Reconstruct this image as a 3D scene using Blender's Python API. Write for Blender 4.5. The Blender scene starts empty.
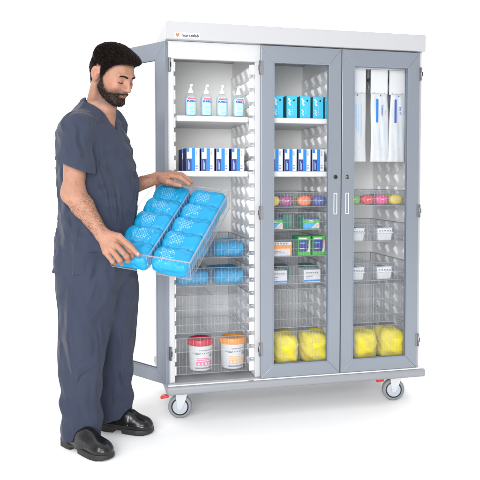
import bpy, bmesh, math, random
import numpy as np
from mathutils import Matrix, Vector
random.seed(7)
rng = np.random.default_rng(5)
R = math.radians
S = bpy.context.scene

# ------------------------------------------------------------------ camera
CAM = Vector((-0.3974, -3.2175, 1.2104)); YAW = R(13.33); PIT = R(2.41); FPX = 657.7; CYP = 207.7
cam = bpy.data.objects.new('camera', bpy.data.cameras.new('camera')); S.collection.objects.link(cam); S.camera = cam
cam.location = CAM; cam.rotation_euler = (math.pi / 2 - PIT, 0, -YAW)
cam.data.sensor_width = 36; cam.data.lens = FPX / 480 * 36; cam.data.shift_y = -(240 - CYP) / 480
cam.data.clip_start = 0.05; cam.data.clip_end = 200
DV = Vector((math.sin(YAW) * math.cos(PIT), math.cos(YAW) * math.cos(PIT), -math.sin(PIT)))
RV = Vector((math.cos(YAW), -math.sin(YAW), 0)); UV = RV.cross(DV)
DH = Vector((math.sin(YAW), math.cos(YAW), 0))
def at(px, py, w): return CAM + w * (DV + RV * ((px - 240) / FPX) - UV * ((py - CYP) / FPX))
def aty(px, py, Y):
    v = DV + RV * ((px - 240) / FPX) - UV * ((py - CYP) / FPX)
    return CAM + v * ((Y - CAM.y) / v.y)
# ------------------------------------------------------------------ world: white studio sweep
W = bpy.data.worlds.new('World'); S.world = W; W.use_nodes = True
nt = W.node_tree; bg = nt.nodes['Background']
tc = nt.nodes.new('ShaderNodeTexCoord'); dot = nt.nodes.new('ShaderNodeVectorMath'); dot.operation = 'DOT_PRODUCT'
dot.inputs[1].default_value = (DH.x, DH.y, 0.0)
mr = nt.nodes.new('ShaderNodeMapRange'); mr.interpolation_type = 'SMOOTHSTEP'
mr.inputs['From Min'].default_value = -0.5; mr.inputs['From Max'].default_value = 0.8
mr.inputs['To Min'].default_value = 0.50; mr.inputs['To Max'].default_value = 2.1
nt.links.new(tc.outputs['Generated'], dot.inputs[0]); nt.links.new(dot.outputs['Value'], mr.inputs['Value'])
bg.inputs['Color'].default_value = (1, 1, 1, 1); nt.links.new(mr.outputs['Result'], bg.inputs['Strength'])
# ------------------------------------------------------------------ studio lamps
def area(name, loc, tgt, sx, sy, power, col=(1, 1, 1)):
    l = bpy.data.lights.new(name, 'AREA'); l.shape = 'RECTANGLE'; l.size = sx; l.size_y = sy; l.energy = power; l.color = col
    o = bpy.data.objects.new(name, l); S.collection.objects.link(o); o.location = loc
    o.rotation_euler = (Vector(tgt) - Vector(loc)).to_track_quat('-Z', 'Y').to_euler()
    return o
area('overhead_softbox', (0.2, 0.2, 4.6), (0.2, 0.2, 0), 8, 8, 110)
area('front_softbox', (-1.4, -5.4, 1.9), (0.3, 0, 1.0), 3.0, 2.6, 340)
area('key_softbox', (-3.6, -3.4, 2.8), (-0.3, 0, 1.1), 1.4, 1.8, 70)
S.view_settings.view_transform = 'Standard'; S.view_settings.look = 'None'
S.view_settings.exposure = 0; S.view_settings.gamma = 1
S.cycles.transparent_max_bounces = 64; S.cycles.max_bounces = 10; S.cycles.diffuse_bounces = 5
S.cycles.glossy_bounces = 4; S.cycles.caustics_reflective = False; S.cycles.caustics_refractive = False
S.render.resolution_x = 1024; S.render.resolution_y = 1024

# ------------------------------------------------------------------ materials
def mat(name, col, rough=0.5, metal=0.0, spec=0.5, bump=0.0, bscale=60, coat=0, sss=0, var=0.0, vscale=8, sheen=0):
    m = bpy.data.materials.new(name); m.use_nodes = True; t = m.node_tree; b = t.nodes['Principled BSDF']
    b.inputs['Base Color'].default_value = (*col, 1); b.inputs['Roughness'].default_value = rough
    b.inputs['Metallic'].default_value = metal; b.inputs['Specular IOR Level'].default_value = spec
    b.inputs['Coat Weight'].default_value = coat; b.inputs['Sheen Weight'].default_value = sheen
    if sss:
        b.inputs['Subsurface Weight'].default_value = sss; b.inputs['Subsurface Radius'].default_value = (1, .35, .2)
        b.inputs['Subsurface Scale'].default_value = 0.012
    if bump or var:
        co = t.nodes.new('ShaderNodeTexCoord')
    if bump:
        n = t.nodes.new('ShaderNodeTexNoise'); n.inputs['Scale'].default_value = bscale; n.inputs['Detail'].default_value = 6
        bp = t.nodes.new('ShaderNodeBump'); bp.inputs['Strength'].default_value = bump; bp.inputs['Distance'].default_value = 0.004
        t.links.new(co.outputs['Object'], n.inputs['Vector']); t.links.new(n.outputs['Fac'], bp.inputs['Height']); t.links.new(bp.outputs[0], b.inputs['Normal'])
    if var:
        n = t.nodes.new('ShaderNodeTexNoise'); n.inputs['Scale'].default_value = vscale; n.inputs['Detail'].default_value = 5
        mx = t.nodes.new('ShaderNodeMixRGB'); mx.inputs[1].default_value = (*[c * (1 - var) for c in col], 1); mx.inputs[2].default_value = (*[min(1, c * (1 + var)) for c in col], 1)
        t.links.new(co.outputs['Object'], n.inputs['Vector']); t.links.new(n.outputs['Fac'], mx.inputs[0]); t.links.new(mx.outputs[0], b.inputs['Base Color'])
    return m
def clear(name, tint, body=0.0, bodycol=(.8, .83, .86), rough=0.05, ior=1.45):
    """thin clear plastic or glass: transparent, with a fresnel gloss and a little milky body"""
    m = bpy.data.materials.new(name); m.use_nodes = True; t = m.node_tree; t.nodes.clear()
    o = t.nodes.new('ShaderNodeOutputMaterial'); tr = t.nodes.new('ShaderNodeBsdfTransparent'); tr.inputs[0].default_value = (*tint, 1)
    gl = t.nodes.new('ShaderNodeBsdfGlossy'); gl.inputs['Roughness'].default_value = rough
    fr = t.nodes.new('ShaderNodeFresnel'); fr.inputs['IOR'].default_value = ior
    geo = t.nodes.new('ShaderNodeNewGeometry'); sub = t.nodes.new('ShaderNodeMath'); sub.operation = 'SUBTRACT'; sub.inputs[0].default_value = 1
    mul = t.nodes.new('ShaderNodeMath'); mul.operation = 'MULTIPLY'
    t.links.new(geo.outputs['Backfacing'], sub.inputs[1]); t.links.new(fr.outputs[0], mul.inputs[0]); t.links.new(sub.outputs[0], mul.inputs[1])
    mx = t.nodes.new('ShaderNodeMixShader'); t.links.new(mul.outputs[0], mx.inputs[0]); t.links.new(tr.outputs[0], mx.inputs[1]); t.links.new(gl.outputs[0], mx.inputs[2])
    out = mx
    if body:
        df = t.nodes.new('ShaderNodeBsdfDiffuse'); df.inputs[0].default_value = (*bodycol, 1)
        m2 = t.nodes.new('ShaderNodeMixShader'); m2.inputs[0].default_value = body
        t.links.new(mx.outputs[0], m2.inputs[1]); t.links.new(df.outputs[0], m2.inputs[2]); out = m2
    t.links.new(out.outputs[0], o.inputs[0]); return m
M = dict(
    floor=mat('studio_floor', (.95, .945, .942), .9, spec=.0),
    white=mat('white_powder_coat', (.40, .405, .42), .38, bump=.04, bscale=300),
    frame_white=mat('white_frame_coat', (.49, .495, .51), .38, bump=.04, bscale=300),
    liner=mat('white_liner', (.93, .925, .915), .5, spec=.3),
    plastic=mat('white_moulded_plastic', (.90, .905, .91), .28, spec=.6),
    shelf=mat('white_shelf', (.62, .63, .64), .35),
    grey=mat('grey_door_paint', (.235, .262, .305), .33, metal=.35, bump=.03, bscale=400, var=.04, vscale=3),
    bead=mat('glazing_bead', (.18, .21, .26), .4),
    base=mat('grey_base_vinyl', (.26, .273, .295), .45, var=.03),
    steel=mat('brushed_steel', (.24, .245, .26), .42, metal=.8, bump=.05, bscale=500),
    zinc=mat('zinc_plate', (.62, .64, .66), .3, metal=.6),
    black=mat('black_plastic', (.012, .012, .014), .35),
    tyre=mat('grey_rubber_tyre', (.21, .22, .235), .6, bump=.1, bscale=200),
    hub=mat('pale_grey_hub', (.40, .44, .49), .45),
    red=mat('red_pedal', (.68, .02, .015), .35),
    glass=clear('door_glass', (.985, .987, .99), ior=1.36),
    tray=clear('clear_tray_plastic', (.975, .978, .983), body=.015, rough=.08),
    rim=clear('clear_tray_edge', (.74, .75, .78), body=.22, bodycol=(.62, .64, .68), rough=.12),
    rib=clear('clear_tray_rib', (.955, .96, .965), body=.10, bodycol=(.80, .82, .84), rough=.1),
    dark_ink=mat('dark_ink', (.02, .02, .03), .5),
    navy=mat('navy_card', (.018, .03, .20), .45), blue=mat('bright_blue_card', (.005, .19, .58), .4),
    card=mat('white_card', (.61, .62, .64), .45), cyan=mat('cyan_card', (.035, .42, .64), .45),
    grey_ink=mat('grey_ink', (.22, .23, .25), .5), purple=mat('violet_ink', (.12, .06, .40), .5),
    paleblue=mat('pale_blue_ink', (.25, .5, .75), .5),
    bottle_wall=clear('bottle_wall', (.90, .95, .97), body=.10, bodycol=(.7, .85, .92)),
    gel=mat('pale_blue_gel', (.40, .62, .74), .12, spec=.6), pump=mat('white_pump', (.86, .87, .88), .3),
    label_red=mat('red_label_band', (.66, .03, .06), .4), purell=mat('deep_violet_lettering', (.05, .035, .33), .5),
    green=mat('green_card', (.06, .40, .05), .45), teal=mat('teal_card', (.01, .28, .18), .45), skyband=mat('sky_band', (.04, .38, .70), .45),
    orange=mat('orange_card', (.86, .27, .02), .45), hand=mat('printed_hand_tone', (.72, .42, .30), .5),
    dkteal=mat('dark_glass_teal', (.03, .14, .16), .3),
    yellow=mat('yellow_gown_fabric', (.74, .62, .03), .75, bump=.5, bscale=55, spec=.2, sss=0, var=.05),
    wrap_y=mat('yellow_wrap', (.86, .60, .03), .5, bump=.3, bscale=90), wrap_m=mat('magenta_wrap', (.38, .02, .20), .5, bump=.3, bscale=90),
    wrap_o=mat('orange_wrap', (.90, .20, .03), .5, bump=.3, bscale=90), wrap_b=mat('blue_wrap', (.02, .06, .38), .5, bump=.3, bscale=90),
    wrap_g=mat('green_wrap', (.22, .50, .05), .5, bump=.3, bscale=90), wrap_r=mat('red_wrap', (.72, .02, .03), .5, bump=.3, bscale=90),
    wrap_p=mat('pink_wrap', (.84, .03, .25), .5, bump=.3, bscale=90),
    film=clear('clear_film', (.95, .95, .96), body=.06, rough=.15),
    lid_red=mat('red_lid', (.50, .006, .03), .32), lid_orange=mat('orange_lid', (.80, .28, .03), .32),
    tub=mat('white_tub', (.60, .61, .62), .3), pinkink=mat('pink_print', (.75, .12, .28), .5), peachink=mat('orange_print', (.90, .42, .14), .5),
    pouch=mat('white_pouch', (.53, .555, .58), .3, bump=.35, bscale=30, spec=.5), pouchink=mat('blue_print', (.04, .10, .42), .5),
    lidclear=mat('frosted_box_lid', (.74, .76, .80), .25), hole=mat('vent_hole', (.18, .19, .22), .6),
    logo=mat('orange_logo', (.80, .13, .05), .4), plate=mat('name_plate', (.80, .81, .83), .35),
    shoe=mat('black_patent_leather', (.006, .006, .007), .24, spec=.45, coat=.15, bump=.06, bscale=25), sole=mat('black_rubber_sole', (.012, .012, .013), .55),
    eye=mat('dark_eyelash', (.015, .01, .008), .4), eyeball=mat('eye_white', (.55, .50, .47), .15), nail=mat('finger_nail', (.62, .38, .31), .3),
)
def fabric(name, col):
    m = mat(name, col, .85, spec=.15, sheen=.08)
    t = m.node_tree; b = t.nodes['Principled BSDF']; co = t.nodes.new('ShaderNodeTexCoord')
    n1 = t.nodes.new('ShaderNodeTexNoise'); n1.noise_type = 'RIDGED_MULTIFRACTAL'; n1.inputs['Scale'].default_value = 1.0; n1.inputs['Detail'].default_value = 3; n1.inputs['Distortion'].default_value = 1.2
    n1.inputs['Roughness'].default_value = .45; mpf = t.nodes.new('ShaderNodeMapping'); mpf.inputs['Scale'].default_value = (10, 10, 4.5); mpf.inputs['Rotation'].default_value = (.25, .35, 0)
    w = t.nodes.new('ShaderNodeTexNoise'); w.inputs['Scale'].default_value = 900
    b1 = t.nodes.new('ShaderNodeBump'); b1.inputs['Strength'].default_value = 1.0; b1.inputs['Distance'].default_value = .04
    b2 = t.nodes.new('ShaderNodeBump'); b2.inputs['Strength'].default_value = .25; b2.inputs['Distance'].default_value = .001
    t.links.new(co.outputs['Object'], mpf.inputs['Vector']); t.links.new(mpf.outputs[0], n1.inputs['Vector']); t.links.new(co.outputs['Object'], w.inputs['Vector'])
    t.links.new(n1.outputs['Fac'], b1.inputs['Height']); t.links.new(w.outputs['Fac'], b2.inputs['Height'])
    t.links.new(b1.outputs[0], b2.inputs['Normal']); t.links.new(b2.outputs[0], b.inputs['Normal'])
    return m
M['scrub'] = fabric('slate_blue_scrub_cotton', (.033, .040, .066))
M['trim'] = fabric('scrub_collar_cotton', (.050, .070, .140))
def hairmat(name, col):
    m = mat(name, col, .5, spec=.35); t = m.node_tree; b = t.nodes['Principled BSDF']
    co = t.nodes.new('ShaderNodeTexCoord'); mp = t.nodes.new('ShaderNodeMapping'); mp.inputs['Scale'].default_value = (60, 420, 420)
    n = t.nodes.new('ShaderNodeTexNoise'); n.inputs['Scale'].default_value = 1; n.inputs['Detail'].default_value = 3
    bp = t.nodes.new('ShaderNodeBump'); bp.inputs['Strength'].default_value = .8; bp.inputs['Distance'].default_value = .003
    t.links.new(co.outputs['Object'], mp.inputs['Vector']); t.links.new(mp.outputs[0], n.inputs['Vector']); t.links.new(n.outputs['Fac'], bp.inputs['Height']); t.links.new(bp.outputs[0], b.inputs['Normal'])
    return m
M['hair'] = hairmat('dark_brown_hair', (.014, .0085, .0062)); M['beard'] = hairmat('dark_brown_beard', (.032, .018, .012))
M['armhair'] = mat('brown_arm_hair', (.10, .05, .03), .6)
def skinmat():
    m = mat('skin', (.55, .29, .205), .52, spec=.4, bump=.4, bscale=170, sss=.05)
    t = m.node_tree; b = t.nodes['Principled BSDF']; a = t.nodes.new('ShaderNodeVertexColor'); a.layer_name = 'tone'
    co = t.nodes.new('ShaderNodeTexCoord'); n = t.nodes.new('ShaderNodeTexNoise'); n.inputs['Scale'].default_value = 35; n.inputs['Detail'].default_value = 6
    mr = t.nodes.new('ShaderNodeMapRange'); mr.inputs['To Min'].default_value = .66; mr.inputs['To Max'].default_value = 1.32
    vm = t.nodes.new('ShaderNodeVectorMath'); vm.operation = 'SCALE'
    t.links.new(co.outputs['Object'], n.inputs['Vector']); t.links.new(n.outputs['Fac'], mr.inputs['Value']); t.links.new(a.outputs['Color'], vm.inputs[0]); t.links.new(mr.outputs[0], vm.inputs['Scale'])
    t.links.new(vm.outputs[0], b.inputs['Base Color']); return m
M['skin'] = skinmat()
def packmat():
    """sky blue wrap with a patch of small white zigzag print"""
    m = mat('blue_nonwoven_wrap', (.004, .27, .52), .42, bump=.5, bscale=38, spec=.45)
    t = m.node_tree; b = t.nodes['Principled BSDF']; co = t.nodes.new('ShaderNodeTexCoord'); sp = t.nodes.new('ShaderNodeSeparateXYZ')
    t.links.new(co.outputs['Object'], sp.inputs[0])
    def math_(op, a, c=None, v=None):
        n = t.nodes.new('ShaderNodeMath'); n.operation = op
        for i, x in enumerate((a, c)):
            if x is None: continue
            if isinstance(x, (int, float)): n.inputs[i].default_value = x
            else: t.links.new(x, n.inputs[i])
        return n.outputs[0]
    X, Y, Z = sp.outputs
    u = math_('MULTIPLY', math_('ADD', X, Y), 62.0); v = math_('MULTIPLY', math_('SUBTRACT', X, math_('ADD', Y, Z)), 45.0)
    zz = math_('ABSOLUTE', math_('SUBTRACT', math_('FRACT', v), .5))
    st = math_('FRACT', math_('ADD', u, math_('MULTIPLY', zz, 1.6)))
    line = math_('LESS_THAN', st, .36)
    gap = math_('GREATER_THAN', math_('FRACT', math_('ADD', math_('MULTIPLY', v, 1.0), .12)), .2)
    oi = t.nodes.new('ShaderNodeObjectInfo'); rnd = oi.outputs['Random']
    ds = math_('ADD', math_('POWER', math_('MULTIPLY', math_('ADD', X, math_('SUBTRACT', .04, math_('MULTIPLY', rnd, .05))), 17.0), 2.0), math_('POWER', math_('MULTIPLY', math_('ADD', Y, .008), 24.0), 2.0))
    nz = t.nodes.new('ShaderNodeTexNoise'); nz.inputs['Scale'].default_value = 30; t.links.new(co.outputs['Object'], nz.inputs['Vector'])
    patch = math_('LESS_THAN', math_('ADD', ds, math_('MULTIPLY', nz.outputs['Fac'], 3.0)), 2.0)
    wn = t.nodes.new('ShaderNodeTexNoise'); wn.inputs['Scale'].default_value = 70; t.links.new(co.outputs['Object'], wn.inputs['Vector'])
    f = math_('MULTIPLY', math_('MULTIPLY', line, gap), math_('MULTIPLY', patch, math_('MULTIPLY', wn.outputs['Fac'], .95)))
    mx = t.nodes.new('ShaderNodeMixRGB'); mx.inputs[1].default_value = (.004, .27, .52, 1); mx.inputs[2].default_value = (.50, .68, .80, 1)
    t.links.new(f, mx.inputs[0]); t.links.new(mx.outputs[0], b.inputs['Base Color']); return m
M['pack'] = packmat()

# ------------------------------------------------------------------ mesh helpers
def bx(bm, x0, x1, y0, y1, z0, z1, mi=0, bev=0, T=None, seg=1):
    r = bmesh.ops.create_cube(bm, size=1)
    vs = r['verts']
    for v in vs: v.co = Vector((x0 + (v.co.x + .5) * (x1 - x0), y0 + (v.co.y + .5) * (y1 - y0), z0 + (v.co.z + .5) * (z1 - z0)))
    fs = list({f for v in vs for f in v.link_faces})
    for f in fs: f.material_index = mi
    if bev:
        es = list({e for v in vs for e in v.link_edges})
        rr = bmesh.ops.bevel(bm, geom=es, offset=bev, segments=seg, affect='EDGES', profile=.5)
        vs = list({v for f in rr['faces'] for v in f.verts} | {v for v in vs if v.is_valid})
        for f in rr['faces']: f.material_index = mi; f.smooth = seg > 1
    if T is not None:
        for v in vs: v.co = T @ v.co
    return vs
def lathe(bm, prof, n=24, T=None, mi=0, sx=1, sy=1, smooth=True, sq=2.0):
    rings = []
    for r, z in prof:
        ring = []
        for i in range(n):
            a = 2 * math.pi * i / n; c, s = math.cos(a), math.sin(a)
            k = (abs(c) ** sq + abs(s) ** sq) ** (-1 / sq)
            p = Vector((r * k * c * sx, r * k * s * sy, z)); ring.append(bm.verts.new(T @ p if T is not None else p))
        rings.append(ring)
    for a, b in zip(rings, rings[1:]):
        for i in range(n):
            f = bm.faces.new((a[i], a[(i + 1) % n], b[(i + 1) % n], b[i])); f.material_index = mi; f.smooth = smooth
    for ring, fl in ((rings[0], True), (rings[-1], False)):
        f = bm.faces.new(ring[::-1] if fl else ring); f.material_index = mi
def rod(bm, p0, p1, r, n=8, mi=0):
    p0, p1 = Vector(p0), Vector(p1); d = p1 - p0
    T = Matrix.Translation(p0) @ d.to_track_quat('Z', 'Y').to_matrix().to_4x4()
    lathe(bm, [(r, 0), (r, d.length)], n, T, mi)
def poly(bm, pts, y0, y1, mi=0, T=None):
    """outline in x,z extruded from y0 to y1"""
    a = [bm.verts.new(Vector((x, y0, z))) for x, z in pts]; b = [bm.verts.new(Vector((x, y1, z))) for x, z in pts]
    fs = [bm.faces.new(a), bm.faces.new(b[::-1])]
    for i in range(len(pts)):
        j = (i + 1) % len(pts); fs.append(bm.faces.new((a[j], a[i], b[i], b[j])))
    for f in fs: f.material_index = mi
    if T is not None:
        for v in a + b: v.co = T @ v.co
    bmesh.ops.recalc_face_normals(bm, faces=fs)
_tc = {}
def text(bm, s, size, T, mi=0, ext=.0004, bold=0):
    k = (s, size, bold)
    if k not in _tc:
        c = bpy.data.curves.new('lettering', 'FONT'); c.body = s; c.size = size; c.extrude = ext; c.resolution_u = 2; c.align_x = 'CENTER'; c.align_y = 'CENTER'; c.offset = bold
        o = bpy.data.objects.new('lettering', c); S.collection.objects.link(o); bpy.context.view_layer.update()
        dg = bpy.context.evaluated_depsgraph_get(); me = bpy.data.meshes.new_from_object(o.evaluated_get(dg))
        _tc[k] = me; bpy.data.objects.remove(o)
    me = _tc[k]; n0 = len(bm.verts); f0 = len(bm.faces); bm.from_mesh(me); bm.verts.ensure_lookup_table(); bm.faces.ensure_lookup_table()
    Q = T @ Matrix.Rotation(math.pi / 2, 4, 'X')
    for v in bm.verts[n0:]: v.co = Q @ v.co
    for f in bm.faces[f0:]: f.material_index = mi
def BM(): return bmesh.new()
def finish(name, bm, mats, parent=None, weld=False):
    me = bpy.data.meshes.new(name); bmesh.ops.recalc_face_normals(bm, faces=bm.faces[:]) if weld else None
    bm.to_mesh(me); bm.free()
    for m in (mats if isinstance(mats, (list, tuple)) else [mats]): me.materials.append(M[m])
    o = bpy.data.objects.new(name, me); S.collection.objects.link(o)
    if parent: o.parent = parent
    return o
def tag(o, label=None, cat=None, group=None, kind=None):
    if label: o['label'] = label
    if cat: o['category'] = cat
    if group: o['group'] = group
    if kind: o['kind'] = kind
    return o
def thing(name, label, cat, loc=(0, 0, 0), rz=0, group=None):
    o = bpy.data.objects.new(name, None); S.collection.objects.link(o); o.location = loc; o.rotation_euler = (0, 0, rz); o.empty_display_size = .05
    return tag(o, label, cat, group)
def copy_tree(o, parent=None):
    c = o.copy(); S.collection.objects.link(c); c.parent = parent
    for ch in list(o.children): copy_tree(ch, c)
    return c
def dup(o, loc, label, rz=None):
    c = copy_tree(o); c.location = loc; c['label'] = label
    if rz is not None: c.rotation_euler = (0, 0, rz)
    return c
TR = Matrix.Translation

# ------------------------------------------------------------------ floor
bm = BM(); bmesh.ops.create_circle(bm, cap_ends=True, radius=4.6, segments=96)
fl = finish('floor', bm, 'floor'); fl.location = (0, -.5, 0); tag(fl, 'seamless white studio floor', kind='structure')

# ------------------------------------------------------------------ cabinet
ZT, ZDT, ZDB = 1.98, 1.887, .1935
X1, X2, X3, CW = .4726, .9076, 1.3523, 1.375
DEP = .60
cab = thing('storage_cabinet', 'tall white three column supply cabinet on casters with grey glazed doors', 'cabinet')
bm = BM()
bx(bm, 0, .014, .024, DEP, .19, ZDT + .0055, bev=.001); bx(bm, CW - .014, CW, .024, DEP, .19, ZDT + .0055, bev=.001)
bx(bm, .0145, CW - .0145, .024, DEP, .186, .1935)
finish('body_shell', bm, 'white', cab)
bm = BM(); bx(bm, .0145, CW - .0145, DEP - .014, DEP - .002, .194, ZDT + .0055); finish('back_panel', bm, 'liner', cab)
bm = BM(); bx(bm, -.004, CW + .003, -.012, DEP + .004, ZDT + .006, ZT, bev=.004, seg=2)
finish('header', bm, 'white', cab)
bm = BM()   # white face frame behind the doors
bx(bm, .002, .036, .0245, .044, .196, 1.806, bev=.001); bx(bm, .0005, CW - .0005, .0235, .05, 1.8065, ZDT + .005, bev=.001)
for xc in (X1, X2): bx(bm, xc - .024, xc + .008, .0245, .046, .196, 1.806, bev=.001)
bx(bm, CW - .034, CW - .0145, .0245, .044, .196, 1.806, bev=.001)
finish('face_frame', bm, 'frame_white', cab)
bm = BM()
for xc in (X1, X2): bx(bm, xc - .016, xc + .004, .0465, DEP - .016, .196, ZDT + .004)
finish('partition', bm, 'liner', cab)
# base bumper
bm = BM(); bx(bm, -.010, CW + .027, -.014, DEP + .012, .141, .1855, bev=.014, seg=3); 
finish('base_bumper', bm, 'base', cab)
bm = BM(); bx(bm, -.002, CW + .004, -.006, .0225, .1857, .1925, bev=.002); finish('base_lip', bm, 'shelf', cab)
# name plate on header
c = aty(187.5, 35.5, -.0135)
np_ = BM(); bx(np_, c.x - .062, c.x + .062, -.0145, -.0122, c.z - .0125, c.z + .0125, bev=.001)
pl = finish('name_plate', np_, 'plate', cab)
bm = BM(); text(bm, 'marketlab', .021, TR((c.x + .014, -.0152, c.z)), 0, bold=.0006)
finish('lettering', bm, 'dark_ink', pl)
bm = BM(); hx = c.x - .049
poly(bm, [(hx - .010, c.z + .008), (hx - .004, c.z + .009), (hx, c.z + .004), (hx + .004, c.z + .009), (hx + .010, c.z + .008), (hx + .008, c.z - .001), (hx, c.z - .010), (hx - .008, c.z - .001)], -.0156, -.0147)
finish('emblem', bm, 'logo', pl)
c = aty(250.5, 378.3, .035); bm = BM(); text(bm, 'marketlab', .0075, TR((c.x - .008, -.0066, .1893)), 0); finish('floor_label', bm, 'dark_ink', cab)

# moulded side panels with slot teeth
PITCH = .0692
def side_panel(xw, sgn):
    """xw: wall plane; sgn +1 pads stick out towards +x"""
    bm = BM()
    a, b = sorted((xw, xw + sgn * .006)); bx(bm, a, b, .05, DEP - .018, .2, 1.80)
    for k in range(23):
        z = .225 + k * PITCH
        # front tooth: block with a notch under it
        a, b = sorted((xw + sgn * .0055, xw + sgn * .026)); bx(bm, a, b, .0485, .075, z, z + .046, bev=.003)
        a, b = sorted((xw + sgn * .004, xw + sgn * .032)); bx(bm, a, b, .0463, .0483, z, z + .046)
        for j in range(4):
            yc = .15 + j * .112
            T = TR((xw + sgn * .006, yc, z + .022)) @ Matrix.Rotation(R(-34), 4, 'X')
            vs = bx(bm, -.001, .001, -.015, .015, -.029, .029)
            for v in vs: pass
            # rounded wedge pad: thick at the top, thin at the foot
            for v in vs:
                top = v.co.z > 0; out = (v.co.x > 0)
                x = (.017 if top else .008) * sgn if out else 0
                zz = v.co.z * (.72 if out else 1) - (.004 if out and top else 0)
                yy = v.co.y * (.72 if out else 1)
                v.co = T @ Vector((x, yy, zz))
        a, b = sorted((xw + sgn * .0055, xw + sgn * .011)); bx(bm, a, b, .08, DEP - .03, z + .052, z + .056)
    bmesh.ops.recalc_face_normals(bm, faces=bm.faces[:])
    bmesh.ops.bevel(bm, geom=[e for e in bm.edges if e.calc_length() > .02 and e.calc_length() < .06 and all(v.co.y > .09 for v in e.verts)], offset=.003, segments=2, affect='EDGES')
    for f in bm.faces: f.smooth = False
    return finish('slotted_side_panel', bm, 'plastic', cab)
cols = [(.0145, X1 - .0165), (X1 + .0045, X2 - .0165), (X2 + .0045, CW - .0145)]
for a, b in cols: side_panel(a, 1); side_panel(b, -1)
# shelves
def shelf(a, b, z, label=None):
    bm = BM(); bx(bm, a + .008, b - .008, .078, DEP - .03, z - .022, z, bev=.002); bx(bm, a + .038, b - .038, .046, .0778, z - .0265, z + .001, bev=.003)
    # return lip under the front
    return finish('shelf', bm, 'shelf', cab)
ZS1 = aty(215, 116.3, .046).z; ZS2 = aty(215, 171.3, .046).z
for a, b in cols[:2]: shelf(a, b, ZS1); shelf(a, b, ZS2)

def door(x0, x1, hinge, name_lbl, handle_side, open_=0):
    """door in local coords, hinge edge at the origin; width along +x*s"""
    w = x1 - x0; s = 1 if hinge == 'left' else -1
    root = bpy.data.objects.new('door', None); S.collection.objects.link(root); root.parent = cab; root.location = (x0 if s > 0 else x1, .011, 0)
    root.rotation_euler = (0, 0, open_); root['label'] = name_lbl
    st = .066; rt = .080; rb = .064; z0, z1 = ZDB, ZDT
    X = lambda v: v * s
    def q(bm, a, b, y0, y1, za, zb, **k): a, b = sorted((X(a), X(b))); bx(bm, a, b, y0, y1, za, zb, **k)
    bm = BM(); e = .002; hy = .011
    k = .0003
    xi0, xi1, zi0, zi1 = st, w - st, z0 + rb, z1 - rt; xo0, xo1 = e, w - e
    for pts in ([(xo0, z0 + k), (xi0, zi0 + k), (xi0, zi1 - k), (xo0, z1 - k)], [(xo1, z1 - k), (xi1, zi1 - k), (xi1, zi0 + k), (xo1, z0 + k)],
                [(xo0 + k, z1), (xi0 + k, zi1), (xi1 - k, zi1), (xo1 - k, z1)], [(xo1 - k, z0), (xi1 - k, zi0), (xi0 + k, zi0), (xo0 + k, z0)]):
        poly(bm, [(X(a), b) for a, b in pts], -hy, hy)
    bmesh.ops.recalc_face_normals(bm, faces=bm.faces[:])
    bmesh.ops.bevel(bm, geom=bm.edges[:], offset=.0014, segments=2, affect='EDGES', profile=.5)
    fr = finish('door_frame', bm, 'grey', root)
    bm = BM(); g = .0055; t = .0045
    for sd in (-1, 1):
        ya, yb = sorted((sd * .0065, sd * .0118))
        q(bm, st - .001, st + g, ya, yb, z0 + rb, z1 - rt); q(bm, w - st - g, w - st + .001, ya, yb, z0 + rb, z1 - rt)
        q(bm, st + g, w - st - g, ya, yb, z1 - rt - g, z1 - rt + .001); q(bm, st + g, w - st - g, ya, yb, z0 + rb - .001, z0 + rb + g)
    finish('glazing_bead', bm, 'bead', root)
    bm = BM(); q(bm, st - .004, w - st + .004, -.002, .002, z0 + rb - .004, z1 - rt + .004); finish('glass_pane', bm, 'glass', root)
    for hz in (1.775, 1.045, .345):
        bm = BM()
        q(bm, -.010, .012, -.0148, -.0112, hz - .034, hz + .034, bev=.001)
        rod(bm, (X(-.005), -.0155, hz - .034), (X(-.005), -.0155, hz + .034), .0048, 10)
        q(bm, -.013, -.009, -.0175, -.013, hz - .012, hz + .012, mi=1)
        finish('hinge', bm, ['steel', 'black'], root)
    if handle_side:
        hx = w - .032
        bm = BM()
        for (a, b, c, d) in ((-.010, .010, .052, .056), (-.010, .010, -.056, -.052), (-.010, -.006, -.052, .052), (.006, .010, -.052, .052)):
            q(bm, hx + a, hx + b, -.0145, -.0112, 1.088 + c, 1.088 + d, bev=.0008)
        q(bm, hx - .006, hx + .006, -.0118, -.0109, 1.036, 1.14, mi=1)
        finish('pull_handle', bm, ['shelf', 'bead'], root)
        bm = BM()
        if handle_side == 'round': lathe(bm, [(.0105, 0), (.0105, .004), (.008, .005)], 20, TR((X(hx), -.011, 1.226)) @ Matrix.Rotation(math.pi / 2, 4, 'X'), 0)
        else:
            lathe(bm, [(.010, 0), (.010, .003), (.008, .004)], 20, TR((X(hx), -.011, 1.226)) @ Matrix.Rotation(math.pi / 2, 4, 'X'), 1)
            text(bm, '2', .026, TR((X(hx), -.0155, 1.226)), 0, bold=.0008)
        finish('lock', bm, ['black', 'steel'], root)
    return root
door(0.0, X1, 'left', 'grey glazed door swung wide open behind the man', None, R(125.5))
door(X1, X2 - .0008, 'left', 'closed middle grey glazed door with round black lock', 'round')
door(X2 + .0008, X3, 'right', 'closed right grey glazed door with keyed lock', 'cam')

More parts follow.
